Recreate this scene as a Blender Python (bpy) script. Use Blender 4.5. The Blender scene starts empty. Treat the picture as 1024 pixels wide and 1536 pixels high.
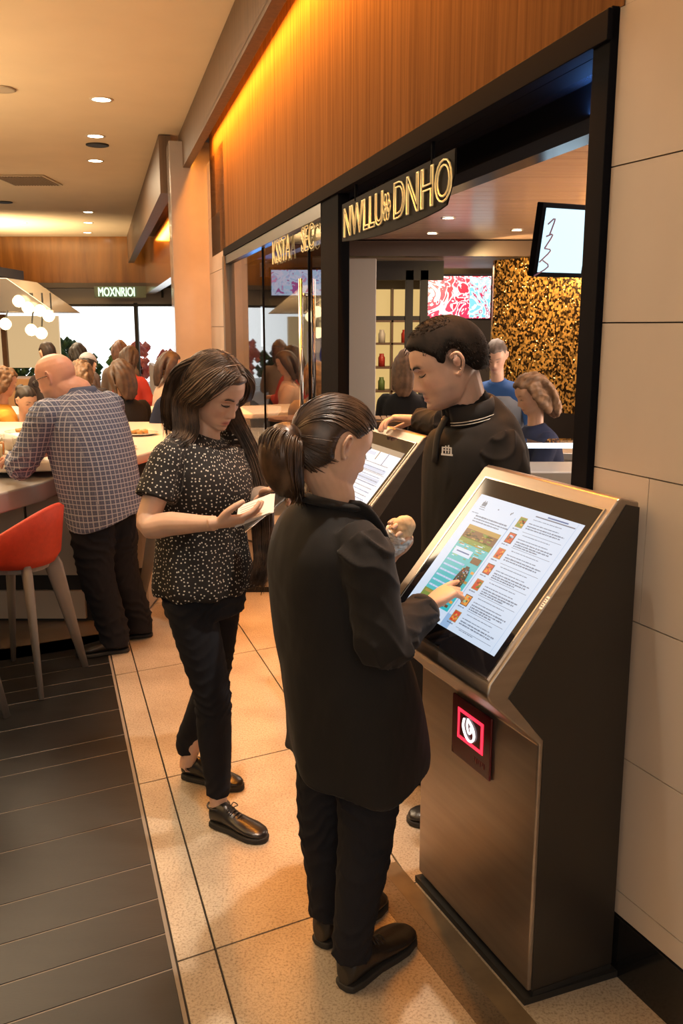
import bpy, math, random
import numpy as np
from mathutils import Vector, Matrix
random.seed(7); RNG = np.random.RandomState(7)
SC = bpy.context.scene; COL = SC.collection
R = math.radians
# ------------------------------------------------------------------ camera, world, light, exposure
FPX, CAMH = 1350.0, 1.8
TH = math.atan(278/FPX); CT, ST = math.cos(TH), math.sin(TH)
cam_d = bpy.data.cameras.new('camera'); cam = bpy.data.objects.new('camera', cam_d); COL.objects.link(cam)
cam.location = (0, 0, CAMH); cam.rotation_euler = (math.pi/2-TH, 0, 0)
cam_d.sensor_fit = 'VERTICAL'; cam_d.sensor_height = 36; cam_d.lens = 36*FPX/1536; cam_d.clip_start = .05; cam_d.clip_end = 200
SC.camera = cam
SC.view_settings.view_transform = 'Standard'; SC.view_settings.look = 'None'
SC.view_settings.gamma = 1; SC.view_settings.exposure = 0.0; SC.view_settings.use_curve_mapping = False
W = bpy.data.worlds.new('world'); SC.world = W; W.use_nodes = True
W.node_tree.nodes['Background'].inputs[0].default_value = (1.0, .86, .72, 1)
W.node_tree.nodes['Background'].inputs[1].default_value = 0.24

def lamp(name, kind, loc, power, color=(1, .8, .58), size=.1, target=None, size_y=None, spot=70, blend=.6):
    d = bpy.data.lights.new(name, kind); d.energy = power; d.color = color
    if kind == 'AREA':
        d.size = size
        if size_y: d.shape = 'RECTANGLE'; d.size_y = size_y
    else: d.shadow_soft_size = size
    if kind == 'SPOT': d.spot_size = R(spot); d.spot_blend = blend
    o = bpy.data.objects.new(name, d); COL.objects.link(o); o.location = loc
    if target is not None:
        o.rotation_euler = (Vector(target)-Vector(loc)).to_track_quat('-Z', 'Y').to_euler()
    return o
# storefront plane, its normal pointing into the concourse
S0 = np.array([.69, 2.44, 0]); SD = np.array([-.2554, .9668, 0]); SN = np.array([-.9668, -.2554, 0])
def S(t, off=0, z=0): p = S0+SD*t+SN*off; return (p[0], p[1], z)
lamp('ceiling_key', 'SPOT', S(.20, .33, 3.94), 320, (1, .89, .75), .04, (-.05, 2.35, 0), spot=75, blend=.7)
lamp('ceiling_key_b', 'SPOT', (-.9, 2.4, 3.93), 35, (1, .84, .64), .12, (-.5, 2.6, 0), spot=80, blend=.8)
lamp('ceiling_key_c', 'SPOT', (-1.1, 4.6, 3.93), 150, (1, .86, .68), .12, (-1.0, 4.8, 0), spot=80, blend=.8)
lamp('shop_ceiling_lamp', 'AREA', (1.9, 4.8, 2.66), 45, (1, .78, .62), .9, (1.3, 4.6, 0))
lamp('shop_ceiling_lamp', 'AREA', (1.2, 8.0, 2.66), 80, (1, .74, .55), 1.6, (1.2, 8, 0))
lamp('shop_ceiling_lamp', 'AREA', (1.5, 12.0, 2.5), 80, (1, .72, .45), 2, (1.5, 12, 0))
lamp('concourse_lamp', 'AREA', (-3.4, 7.2, 3.95), 230, (1, .76, .50), 2.2, (-3.4, 7.2, 0))
lamp('concourse_lamp', 'AREA', (-5.0, 13, 3.95), 380, (1, .76, .48), 3.0, (-5, 13, 0))
for loc_, pw in (((-4.2, 2.0, 1.9), 270), ((-6.5, 7.0, 2.2), 310), ((-9.0, 14.0, 2.9), 260), ((-8.0, 20.0, 2.6), 220)):   # fill lights added out of view to brighten the ceiling
    l_ = lamp('uplight', 'AREA', loc_, pw, (1, .72, .40), 2.2, (loc_[0]+.5, loc_[1]+.6, 4.0)); l_.data.spread = R(120)
lamp('shop_uplight', 'AREA', (4.2, 6.0, 1.2), 170, (1, .72, .55), 1.6, (2.6, 6.4, 2.7))  # added from below to brighten the slatted ceiling, no shop fixture
lamp('hall_lamp', 'AREA', (-.1, -1.7, 2.7), 44, (1, .84, .68), 2.4, (-.2, 3, 1.3))  # fill added behind the camera for faces, wall and jacket
lamp('cove_lamp', 'AREA', S(4.0, .125, 3.78), 430, (1, .31, .025), .08, S(4.0, -.06, 3.0), size_y=8.2)
lamp('cove_lamp', 'AREA', S(13.5, .28, 3.55), 150, (1, .38, .04), .12, S(13.5, .05, 2.7), size_y=8)
lamp('blue_header_lamp', 'AREA', S(.30, -.14, 2.43), 2.2, (.15, .40, 1), .05, S(.30, -.14, 2.6), size_y=.3)
lamp('blue_header_lamp', 'AREA', S(6.3, -.25, 2.30), 9, (.10, .40, 1), .3, S(6.2, -.2, 2.6))
for o in bpy.data.objects:
    if o.name.startswith('cove_lamp'):
        # long side along the storefront
        d = Vector(SD)
        z = -(Vector((.14, .04, -1)).normalized()); y = d.normalized(); x = y.cross(z).normalized(); z = x.cross(y)
        o.rotation_euler = Matrix((x, y, z)).transposed().to_euler()

# ------------------------------------------------------------------ geometry of the photograph -> world points
def P(px, py, y):
    u = (px-512)/FPX; v = (py-768)/FPX
    r = np.array([u, CT-v*ST, -ST-v*CT]); return r*(y/r[1])+np.array([0, 0, CAMH])
def PF(px, py, h=0):
    u = (px-512)/FPX; v = (py-768)/FPX
    r = np.array([u, CT-v*ST, -ST-v*CT]); return r*((h-CAMH)/r[2])+np.array([0, 0, CAMH])

# ------------------------------------------------------------------ materials
MATS = {}
def nodes(m): m.use_nodes = True; return m.node_tree.nodes, m.node_tree.links, m.node_tree.nodes['Principled BSDF']
def mat(name, col, rough=.5, metal=0, emit=None, es=0, noise=0, nscale=8, bump=0, bscale=60, stretch=(1, 1, 1), coat=0, spec=None, attr=None, sss=0, ior=None, trans=0, alpha=None):
    if name in MATS: return MATS[name]
    m = bpy.data.materials.new(name); n, l, b = nodes(m)
    b.inputs['Base Color'].default_value = (*col, 1); b.inputs['Roughness'].default_value = rough; b.inputs['Metallic'].default_value = metal
    if spec is not None: b.inputs['Specular IOR Level'].default_value = spec
    if coat: b.inputs['Coat Weight'].default_value = coat; b.inputs['Coat Roughness'].default_value = .08
    if emit: b.inputs['Emission Color'].default_value = (*emit, 1); b.inputs['Emission Strength'].default_value = es
    if trans: b.inputs['Transmission Weight'].default_value = trans
    if sss: b.inputs['Subsurface Weight'].default_value = sss; b.inputs['Subsurface Radius'].default_value = (.01, .004, .002); b.inputs['Subsurface Scale'].default_value = 1
    tc = n.new('ShaderNodeTexCoord'); mp = n.new('ShaderNodeMapping'); mp.inputs['Scale'].default_value = stretch
    l.new(tc.outputs['Object'], mp.inputs[0])
    if noise or attr:
        mix = n.new('ShaderNodeMix'); mix.data_type = 'RGBA'; mix.blend_type = 'MULTIPLY'; mix.inputs[0].default_value = 1
        if attr:
            a = n.new('ShaderNodeAttribute'); a.attribute_name = attr; l.new(a.outputs['Color'], mix.inputs[6])
        else: mix.inputs[6].default_value = (*col, 1)
        if noise:
            t = n.new('ShaderNodeTexNoise'); t.inputs['Scale'].default_value = nscale; t.inputs['Detail'].default_value = 6
            l.new(mp.outputs[0], t.inputs[0]); r = n.new('ShaderNodeMapRange')
            r.inputs[1].default_value = .3; r.inputs[2].default_value = .7; r.inputs[3].default_value = 1-noise; r.inputs[4].default_value = 1+noise*.4
            l.new(t.outputs[0], r.inputs[0]); l.new(r.outputs[0], mix.inputs[7])
        else: mix.inputs[7].default_value = (1, 1, 1, 1)
        l.new(mix.outputs[2], b.inputs['Base Color'])
    if bump:
        t = n.new('ShaderNodeTexNoise'); t.inputs['Scale'].default_value = bscale; t.inputs['Detail'].default_value = 4
        l.new(mp.outputs[0], t.inputs[0]); bp = n.new('ShaderNodeBump'); bp.inputs['Strength'].default_value = bump; bp.inputs['Distance'].default_value = .01
        l.new(t.outputs[0], bp.inputs['Height']); l.new(bp.outputs[0], b.inputs['Normal'])
    MATS[name] = m; return m
def glow(name, col, es): return mat(name, (0.02, .02, .02), .4, emit=col, es=es)

m_black = mat('black_metal', (.007, .007, .009), .8, .0, spec=.04)
m_matblack = mat('matt_black', (.015, .014, .013), .6)
m_steel = mat('brushed_bronze_steel', (.36, .31, .265), .36, .9, noise=.12, nscale=3, bump=.05, bscale=90, stretch=(1, 1, 12))
m_side = mat('kiosk_side_paint', (.022, .018, .015), .42, noise=.2, nscale=3)
m_stone = mat('wall_stone', (.56, .465, .37), .55, noise=.14, nscale=2.2, bump=.03, bscale=14, stretch=(1, 1, .35))
m_joint = mat('joint_dark', (.03, .022, .016), .8)
m_tile = mat('floor_tile', (.50, .41, .29), .42, bump=.04, bscale=60)
def speckle(m, base, dark, big):
    n, l, b = nodes(m); tc = n.new('ShaderNodeTexCoord')
    t1 = n.new('ShaderNodeTexNoise'); t1.inputs['Scale'].default_value = 130; t1.inputs['Detail'].default_value = 5; t1.inputs['Roughness'].default_value = .7
    t2 = n.new('ShaderNodeTexNoise'); t2.inputs['Scale'].default_value = 3.2; t2.inputs['Detail'].default_value = 4
    for t in (t1, t2): l.new(tc.outputs['Object'], t.inputs[0])
    r1 = n.new('ShaderNodeValToRGB'); r1.color_ramp.elements[0].position = .36; r1.color_ramp.elements[0].color = (*dark, 1)
    r1.color_ramp.elements[1].position = .52; r1.color_ramp.elements[1].color = (*base, 1); l.new(t1.outputs[0], r1.inputs[0])
    r2 = n.new('ShaderNodeValToRGB'); r2.color_ramp.elements[0].position = .35; r2.color_ramp.elements[0].color = (*big, 1)
    r2.color_ramp.elements[1].position = .62; r2.color_ramp.elements[1].color = (1, 1, 1, 1); l.new(t2.outputs[0], r2.inputs[0])
    mx = n.new('ShaderNodeMix'); mx.data_type = 'RGBA'; mx.blend_type = 'MULTIPLY'; mx.inputs[0].default_value = 1
    l.new(r1.outputs[0], mx.inputs[6]); l.new(r2.outputs[0], mx.inputs[7]); l.new(mx.outputs[2], b.inputs['Base Color'])
speckle(m_tile, (.50, .425, .325), (.26, .205, .145), (.76, .73, .70))
m_band = mat('floor_band_stone', (.2, .15, .1), .35, bump=.04, bscale=60); speckle(m_band, (.19, .145, .10), (.09, .065, .04), (.6, .55, .5))
m_dark = mat('dark_floor_tile', (.013, .012, .011), .42, spec=.3, noise=.3, nscale=5, bump=.05, bscale=50, stretch=(1, 4, 1))
m_grout = mat('light_grout', (.24, .20, .16), .8)

def wood(name, c1, c2, scale, rough=.4, coat=0, axis=(14, 14, .35)):
    m = bpy.data.materials.new(name); n, l, b = nodes(m); tc = n.new('ShaderNodeTexCoord'); mp = n.new('ShaderNodeMapping')
    mp.inputs['Scale'].default_value = axis; l.new(tc.outputs['Object'], mp.inputs[0])
    t = n.new('ShaderNodeTexNoise'); t.inputs['Scale'].default_value = scale; t.inputs['Detail'].default_value = 5; t.inputs['Roughness'].default_value = .6
    t.inputs['Distortion'].default_value = .4; l.new(mp.outputs[0], t.inputs[0])
    r = n.new('ShaderNodeValToRGB'); r.color_ramp.elements[0].position = .3; r.color_ramp.elements[0].color = (*c1, 1)
    r.color_ramp.elements[1].position = .7; r.color_ramp.elements[1].color = (*c2, 1); l.new(t.outputs[0], r.inputs[0]); l.new(r.outputs[0], b.inputs['Base Color'])
    b.inputs['Roughness'].default_value = rough
    if coat: b.inputs['Coat Weight'].default_value = coat; b.inputs['Coat Roughness'].default_value = .15
    MATS[name] = m; return m
m_wood = wood('fascia_wood', (.080, .038, .017), (.165, .086, .036), 2.6, .9); m_wood.node_tree.nodes['Principled BSDF'].inputs['Specular IOR Level'].default_value = .08
m_bulk = wood('bulkhead_wood', (.10, .058, .032), (.17, .10, .058), 1.6, .5)
m_farwood = wood('glossy_veneer', (.13, .045, .008), (.30, .12, .022), 1.0, .16, .6, (3.2, 3.2, .35))
m_slat = wood('ceiling_slat_wood', (.42, .27, .21), (.55, .38, .30), 1.0, .28, .3, (.4, 14, 4))
m_ceil = mat('ceiling_paint', (.68, .55, .38), .8, noise=.04, nscale=2)
m_white = mat('white_laminate', (.62, .56, .48), .35)
m_grey = mat('grey_laminate', (.33, .31, .30), .35, noise=.1, nscale=4)
m_lamp = glow('lamp_glow', (1, .86, .62), 14)
m_chrome = mat('chrome_trim', (.65, .6, .55), .18, 1)
m_redfab = mat('red_upholstery', (.58, .045, .014), .65, noise=.12, nscale=40, bump=.12, bscale=180)
m_stoolleg = mat('painted_grey_wood_leg', (.25, .215, .185), .5, noise=.08, nscale=6)
def glass_mat(name, tint, mixf=.12):
    m = bpy.data.materials.new(name); n, l, b = nodes(m); out = n['Material Output']
    g = n.new('ShaderNodeBsdfGlossy'); g.inputs['Roughness'].default_value = .02; g.inputs['Color'].default_value = (1, 1, 1, 1)
    t = n.new('ShaderNodeBsdfTransparent'); t.inputs[0].default_value = (*tint, 1); f = n.new('ShaderNodeFresnel'); f.inputs[0].default_value = 1.5
    ge = n.new('ShaderNodeNewGeometry'); iv = n.new('ShaderNodeMath'); iv.operation = 'SUBTRACT'; iv.inputs[0].default_value = 1; l.new(ge.outputs['Backfacing'], iv.inputs[1])
    mu = n.new('ShaderNodeMath'); mu.operation = 'MULTIPLY'; l.new(f.outputs[0], mu.inputs[0]); l.new(iv.outputs[0], mu.inputs[1])
    mx = n.new('ShaderNodeMixShader'); l.new(mu.outputs[0], mx.inputs[0]); l.new(t.outputs[0], mx.inputs[1]); l.new(g.outputs[0], mx.inputs[2]); l.new(mx.outputs[0], out.inputs[0])
    MATS[name] = m; return m
m_glass = glass_mat('shop_glass', (.66, .70, .74)); m_clear = glass_mat('clear_glass', (.93, .93, .92))

# ------------------------------------------------------------------ mesh helpers
class MB:
    def __init__(s): s.v = []; s.f = []; s.m = []
    def add(s, v, f, mi=0):
        k = len(s.v); s.v += [tuple(p) for p in v]; s.f += [tuple(i+k for i in q) for q in f]; s.m += [mi]*len(f); return s
    def box(s, c, size, mi=0, ax=None, taper=1):
        X, Y, Z = [np.array(a, float) for a in (ax or ((1, 0, 0), (0, 1, 0), (0, 0, 1)))]; c = np.array(c, float); v = []
        for dz in (-.5, .5):
            k = taper if dz > 0 else 1
            for dx, dy in ((-.5, -.5), (.5, -.5), (.5, .5), (-.5, .5)): v.append(c+X*dx*size[0]*k+Y*dy*size[1]*k+Z*dz*size[2])
        return s.add(v, [(0, 3, 2, 1), (4, 5, 6, 7), (0, 1, 5, 4), (1, 2, 6, 5), (2, 3, 7, 6), (3, 0, 4, 7)], mi)
    def prism(s, pts, ext, mi=0):   # polygon pts (3D) extruded by vector ext
        n = len(pts); e = np.array(ext, float); v = [np.array(p, float) for p in pts]; v += [p+e for p in v[:n]]
        f = [tuple(range(n))[::-1], tuple(range(n, 2*n))]+[(i, (i+1) % n, n+(i+1) % n, n+i) for i in range(n)]
        return s.add(v, f, mi)
    def quad(s, a, b, c, d, mi=0): return s.add([a, b, c, d], [(0, 1, 2, 3)], mi)
    def rev(s, c, prof, n=24, mi=0, cap=True, up=None):   # prof: [(r,z)]
        c = np.array(c, float); v = []; f = []
        Z = np.array(up if up is not None else (0, 0, 1), float); Z /= np.linalg.norm(Z)
        X = np.cross(Z, (0, 1, 0) if abs(Z[1]) < .9 else (1, 0, 0)); X /= np.linalg.norm(X); Y = np.cross(Z, X)
        for r, z in prof:
            for i in range(n): a = 2*math.pi*i/n; v.append(c+X*r*math.cos(a)+Y*r*math.sin(a)+Z*z)
        for j in range(len(prof)-1):
            for i in range(n): a, b = j*n+i, j*n+(i+1) % n; f.append((a, b, b+n, a+n))
        if cap: f.append(tuple(range(n))[::-1]); f.append(tuple(range((len(prof)-1)*n, len(prof)*n)))
        return s.add(v, f, mi)
    def tube(s, pts, r, n=8, mi=0, side=None, k=1, p=2.0):
        v, f = tubegeo(pts, r, n, side, k, p); return s.add(v, f, mi)
    def build(s, name, mats, parent=None, smooth=False, bevel=0, root=(0, 0, 0), auto=None):
        me = bpy.data.meshes.new(name); o3 = np.array(root, float)
        me.from_pydata([tuple(np.array(p)-o3) for p in s.v], [], s.f); mats = mats if isinstance(mats, (list, tuple)) else [mats]
        for m in mats: me.materials.append(m)
        me.polygons.foreach_set('material_index', s.m); 
        if smooth: me.polygons.foreach_set('use_smooth', [True]*len(s.f))
        import bmesh
        bm = bmesh.new(); bm.from_mesh(me); bmesh.ops.recalc_face_normals(bm, faces=bm.faces); bm.to_mesh(me); bm.free(); me.update()
        o = bpy.data.objects.new(name, me); COL.objects.link(o)
        if parent: o.parent = parent
        else: o.location = root
        if bevel:
            b = o.modifiers.new('bevel', 'BEVEL'); b.width = bevel; b.segments = 2; b.limit_method = 'ANGLE'; b.angle_limit = R(40)
            me.polygons.foreach_set('use_smooth', [True]*len(s.f)); w = o.modifiers.new('wn', 'WEIGHTED_NORMAL'); w.keep_sharp = True
        return o
def catmull(P_, k):
    P_ = np.array(P_, float); n = len(P_)
    if n < 3 or k <= 1:
        return P_ if k <= 1 else np.array([P_[0]+(P_[-1]-P_[0])*i/k for i in range(k+1)])
    out = []
    for i in range(n-1):
        p0 = P_[i-1] if i > 0 else 2*P_[0]-P_[1]; p1, p2 = P_[i], P_[i+1]; p3 = P_[i+2] if i+2 < n else 2*P_[-1]-P_[-2]
        for j in range(k):
            t = j/k; out.append(.5*((2*p1)+(-p0+p2)*t+(2*p0-5*p1+4*p2-p3)*t*t+(-p0+3*p1-3*p2+p3)*t**3))
    out.append(P_[-1]); return np.array(out)
def unit(a): a = np.array(a, float); return a/(np.linalg.norm(a)+1e-12)
def tubegeo(pts, r, n=8, side=None, k=1, p=2.0):
    pts = np.array(pts, float); m = len(pts)
    rr = np.array([(q, q) if np.isscalar(q) else q for q in (r if hasattr(r, '__len__') else [r]*m)], float)
    if k > 1: rr = catmull(rr, k); rr = np.maximum(rr, .0005); pts = catmull(pts, k); m = len(pts)
    T = np.gradient(pts, axis=0); T /= np.linalg.norm(T, axis=1)[:, None]+1e-12
    s0 = np.array(side if side is not None else ((1, 0, 0) if abs(T[0][0]) < .8 else (0, 1, 0)), float); v = []; f = []
    for i in range(m):
        a = unit(s0-T[i]*np.dot(s0, T[i])); b = np.cross(T[i], a)
        if side is None: s0 = a
        for j in range(n):
            th = 2*math.pi*j/n; c_, s_ = math.cos(th), math.sin(th)
            c2 = math.copysign(abs(c_)**(2/p), c_); s2 = math.copysign(abs(s_)**(2/p), s_); v.append(pts[i]+a*c2*rr[i][0]+b*s2*rr[i][1])
    for i in range(m-1):
        for j in range(n): q, w = i*n+j, i*n+(j+1) % n; f.append((q, w, w+n, q+n))
    f.append(tuple(range(n))[::-1]); f.append(tuple(range((m-1)*n, m*n))); return v, f
def struct(o): o['kind'] = 'structure'; return o
def tag(o, label, cat, group=None, kind=None):
    o['label'] = label; o['category'] = cat
    if group: o['group'] = group
    if kind: o['kind'] = kind
    return o
def empty(name, loc, label, cat, group=None):
    o = bpy.data.objects.new(name, None); COL.objects.link(o); o.location = tuple(loc); o.empty_display_size = .1; return tag(o, label, cat, group)

# ================================================================== THE SETTING
# floor: light stone slabs with dark joints; dark planks to the left of the edge line
LD = unit((-.311, .950, 0)); CD = unit((.885, .466, 0))             # long joints, cross joints
E0 = np.array([-.399, 2.05, 0])                                    # a point on the edge between dark and light floor
def FP(a, b): return E0+CD*a+LD*b                                   # a: across (to the right), b: along
mb = MB(); mb.box((1, 8, -.06), (30, 44, .1)); struct(mb.build('floor', m_joint))
CN = np.array([CD[1], -CD[0], 0])
g = .0035
def slab(mb, a0, a1, b0, b1, z=0.0, gg=g):
    p = [FP(a0+gg, b0+gg), FP(a1-gg, b0+gg), FP(a1-gg, b1-gg), FP(a0+gg, b1-gg)]
    mb.prism([q+np.array([0, 0, z-.009]) for q in p], (0, 0, .009))
mb = MB()
arow = [0, .118, .68, 1.24, 1.8]
bj = [-3.2, -2.0, -.90, .25, 1.335, 2.55, 3.7, 4.85, 6.0, 7.15, 8.3, 9.45, 10.6, 12, 14]
# inside the shop line and left strips share the same slabs
for i in range(len(bj)-1):
    slab(mb, 0, .118, bj[i] if i else -3.2, bj[i+1])
    for a0, a1 in ((.118, .80), (.80, 1.9), (1.9, 3.0), (3.0, 4.1), (4.1, 5.2)): slab(mb, a0, a1, bj[i], bj[i+1])
o = struct(mb.build('floor', m_tile))
mb = MB(); wid = [.30, .16, .29, .30, .16, .18, .20, .31, .28]; b = -3.0; k = 0
while b < 3.0:
    w = wid[k % len(wid)]
    for a0, a1 in ((-1.35, -.012), (-2.7, -1.35), (-4.05, -2.7), (-5.4, -4.05)):
        slab(mb, a0, a1, b, b+w, 0, .003)
    b += w; k += 1
struct(mb.build('floor', m_dark, bevel=.0015))
mb = MB(); p = [FP(-5.5, -3.2), FP(-.003, -3.2), FP(-.003, 3.05), FP(-5.5, 3.05)]
mb.prism([q+np.array([0, 0, -.009]) for q in p], (0, 0, .0068)); struct(mb.build('floor', m_grout))
mb = MB()                                                          # carpet-like warm floor further away on the left
p = [FP(-12, 3.06), FP(-.003, 3.06), FP(-.003, 26), FP(-12, 26)]
mb.prism([q+np.array([0, 0, -.009]) for q in p], (0, 0, .009)); struct(mb.build('floor', mat('far_floor', (.20, .15, .11), .5, noise=.2, nscale=3)))

# right stone wall
WD = unit((.4067, -.9135, 0)); WN = np.array([-.9135, -.4067, 0])
def Wp(s, off=0, z=0): p = S0+WD*s+WN*off; return np.array([p[0], p[1], z])
mb = MB(); mb.prism([Wp(.0, -.012, 0), Wp(3.2, -.012, 0), Wp(3.2, -.3, 0), Wp(0, -.3, 0)], (0, 0, 4)); struct(mb.build('wall_right', m_joint))
mb = MB(); hs = [.183, .255, .65, 1.04, 1.425, 1.81, 2.20, 2.59, 2.98, 3.37, 3.76, 4.0]
vj = {3: (.215, 1.3), 5: (.335, 1.3), 1: (.9,), 2: (.7,), 4: (.75,), 6: (1.0,), 0: (.9,), 7: (.6,)}
for i in range(len(hs)-1):
    cuts = [0.002]+list(vj.get(i, (.8,)))+[3.2]
    for a, b in zip(cuts[:-1], cuts[1:]):
        mb.prism([Wp(a+.0012, 0, hs[i]+.0018), Wp(b-.0012, 0, hs[i]+.0018), Wp(b-.0012, -.012, hs[i]+.0018), Wp(a+.0012, -.012, hs[i]+.0018)], (0, 0, hs[i+1]-hs[i]-.0036))
struct(mb.build('wall_right', m_stone))
mb = MB(); mb.prism([Wp(.0, .006, 0), Wp(3.2, .006, 0), Wp(3.2, -.01, 0), Wp(0, -.01, 0)], (0, 0, .18)); struct(mb.build('baseboard_right', mat('gloss_black', (.008, .008, .008), .12)))
# bronze strip of darker floor along the kiosk side
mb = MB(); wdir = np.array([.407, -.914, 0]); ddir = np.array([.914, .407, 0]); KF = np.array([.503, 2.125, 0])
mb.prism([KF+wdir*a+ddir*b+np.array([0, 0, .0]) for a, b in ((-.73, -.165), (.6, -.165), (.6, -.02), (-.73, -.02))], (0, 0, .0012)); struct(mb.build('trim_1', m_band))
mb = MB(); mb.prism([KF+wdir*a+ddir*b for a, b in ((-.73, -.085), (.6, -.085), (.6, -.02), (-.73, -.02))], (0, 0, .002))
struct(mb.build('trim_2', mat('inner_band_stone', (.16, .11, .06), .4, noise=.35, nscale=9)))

# storefront: header, pillars, wooden fascia, bulkhead, stone pier, column
def sbox(mb, t0, t1, o0, o1, z0, z1, mi=0): return mb.prism([S(t0, o0, z0), S(t1, o0, z0), S(t1, o1, z0), S(t0, o1, z0)], (0, 0, z1-z0), mi)
m_bluemetal = mat('header_metal', (.16, .18, .24), .22, .85)
mb = MB(); sbox(mb, -.0, 7.3, .03, -.02, 2.50, 2.575); sbox(mb, 0, 7.3, -.02, -.10, 2.50, 2.575); sbox(mb, 0, 7.3, -.18, -.30, 2.42, 2.60)
struct(mb.build('trim_3', m_black, bevel=.003))
mb = MB(); sbox(mb, 0, 7.3, -.10, -.18, 2.52, 2.57); sbox(mb, 0, 7.3, -.30, -.44, 2.44, 2.58); struct(mb.build('trim_4', m_bluemetal))
mb = MB(); sbox(mb, 0, .085, .02, -.10, 0, 2.58); struct(mb.build('trim_5', m_black, bevel=.003))
mb = MB(); sbox(mb, 2.72, 3.12, .015, -.05, 0, 2.5); struct(mb.build('trim_6', m_black, bevel=.003))
mb = MB(); sbox(mb, 7.2, 7.32, .04, -.14, 0, 2.5); sbox(mb, 3.1, 7.3, .03, -.06, 0, .08); struct(mb.build('trim_7', mat('bronze_frame', (.14, .115, .095), .35, .7), bevel=.004))
mb = MB(); sbox(mb, 3.1, 7.25, .02, -.04, 2.42, 2.5); struct(mb.build('trim_8', mat('dull_steel', (.12, .115, .115), .4, .8)))
for n_, (t0, t1) in enumerate(((3.12, 3.55), (3.56, 5.23), (5.24, 7.2))):
    mb = MB(); sbox(mb, t0, t1, -.014, -.026, .08, 2.45); struct(mb.build('window_%d' % (n_+1), m_glass))
mb = MB()
for t in (3.555, 5.235): sbox(mb, t-.006, t+.006, -.006, -.034, .08, 2.45)
struct(mb.build('trim_9', m_black))
mb = MB(); mb.prism([S(-.02, 0, 2.575), S(8.45, 0, 2.575), S(8.45, -.2, 2.575), S(-.02, -.2, 2.575)], (0, 0, 1.45)); struct(mb.build('wall_front', m_wood))
mb = MB(); mb.prism([Wp(0, 0, 2.575)+np.array([-.0, 0, 0]), Wp(3.2, 0, 2.575), Wp(3.2, -.01, 2.575), Wp(0, -.01, 2.575)], (0, 0, .001)); struct(mb.build('trim_10', m_joint))
mb = MB(); sbox(mb, -.3, 9.2, .27, .17, 3.6, 4.0); sbox(mb, -.3, 9.2, .27, .19, 3.575, 3.62)
struct(mb.build('trim_11', m_bulk, bevel=.003))
mb = MB(); sbox(mb, 0, 8.4, .165, .145, 3.93, 3.95); o = struct(mb.build('trim_12', glow('led_strip', (1, .42, .05), 6)))
# stone pier between the storefront and the column
mb = MB(); sbox(mb, 7.33, 9.0, -.02, -.35, 0, 3.62); struct(mb.build('wall_pier', m_joint))
mb = MB(); zz = [0, .6, 1.2, 1.8, 2.4, 3.0, 3.62]
for i in range(6):
    sbox(mb, 7.335, 8.0 if i % 2 else 7.7, .0, -.02, zz[i]+.003, zz[i+1]-.003); sbox(mb, 8.006 if i % 2 else 7.706, 9.0, .0, -.02, zz[i]+.003, zz[i+1]-.003)
struct(mb.build('wall_pier', mat('pale_stone', (.46, .40, .37), .35, noise=.1, nscale=3)))
mb = MB(); sbox(mb, 8.75, 9.15, .42, -.3, 0, 3.86); struct(mb.build('trim_13', mat('polished_stone', (.38, .32, .29), .12, noise=.1, nscale=3), bevel=.01))
# next shop beyond the column: bulkhead and glowing fascia
mb = MB(); sbox(mb, 9.2, 21.5, .50, .36, 3.35, 4.0); struct(mb.build('trim_14', m_bulk))
mb = MB(); sbox(mb, 9.2, 21.5, .1, -.1, 2.6, 3.9); struct(mb.build('wall_next_shop', m_farwood))
mb = MB(); sbox(mb, 9.2, 21.5, .10, .0, 0, .9); struct(mb.build('wall_next_shop', m_stone))

# ceiling of the concourse
mb = MB(); mb.box((-7, 11, 4.06), (18.5, 30, .1)); struct(mb.build('ceiling', m_ceil))
# far soffit in glossy wood, far shop front with windows
YF = 23.4
mb = MB(); mb.box((-9, YF+.3, 3.45), (17, .5, 1.16)); struct(mb.build('wall_far', m_farwood))
mb = MB(); mb.box((-9, YF+.25, 2.82), (17, .62, .12)); struct(mb.build('trim_15', mat('dark_bronze', (.06, .045, .035), .4, .4)))
mb = MB(); mb.box((-8.6, YF+.5, 2.55), (16, .2, .46)); struct(mb.build('wall_far', mat('signboard_grey', (.30, .27, .25), .4)))
mb = MB(); mb.box((-8.6, YF+.4, 2.34), (16, .2, .06)); struct(mb.build('trim_16', m_matblack))
mb = MB()
for x in (-5.3, -3.95, -2.55): mb.box((x, YF+.4, 1.2), (.09, .12, 2.4))
mb.box((-4.6, YF+.4, 2.78), (.05, .1, .5)); mb.box((-3.2, YF+.4, 2.78), (.05, .1, .5))
struct(mb.build('trim_17', m_matblack))
mb = MB(); mb.box((-7, YF+.46, 1.2), (12, .02, 2.3)); struct(mb.build('window_4', m_clear))
mb = MB(); mb.box((-7, 31, 3), (24, .05, 9)); struct(mb.build('trim_18', glow('daylight_sky', (.93, .97, 1), 2.2)))
mb = MB(); mb.box((-7, 26, -.03), (24, 9, .05)); struct(mb.build('trim_19', mat('pavement', (.5, .5, .5), .8)))
mb = MB(); mb.box((-14.5, 12, 2), (.2, 26, 4.1)); struct(mb.build('wall_left', m_farwood))

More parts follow.
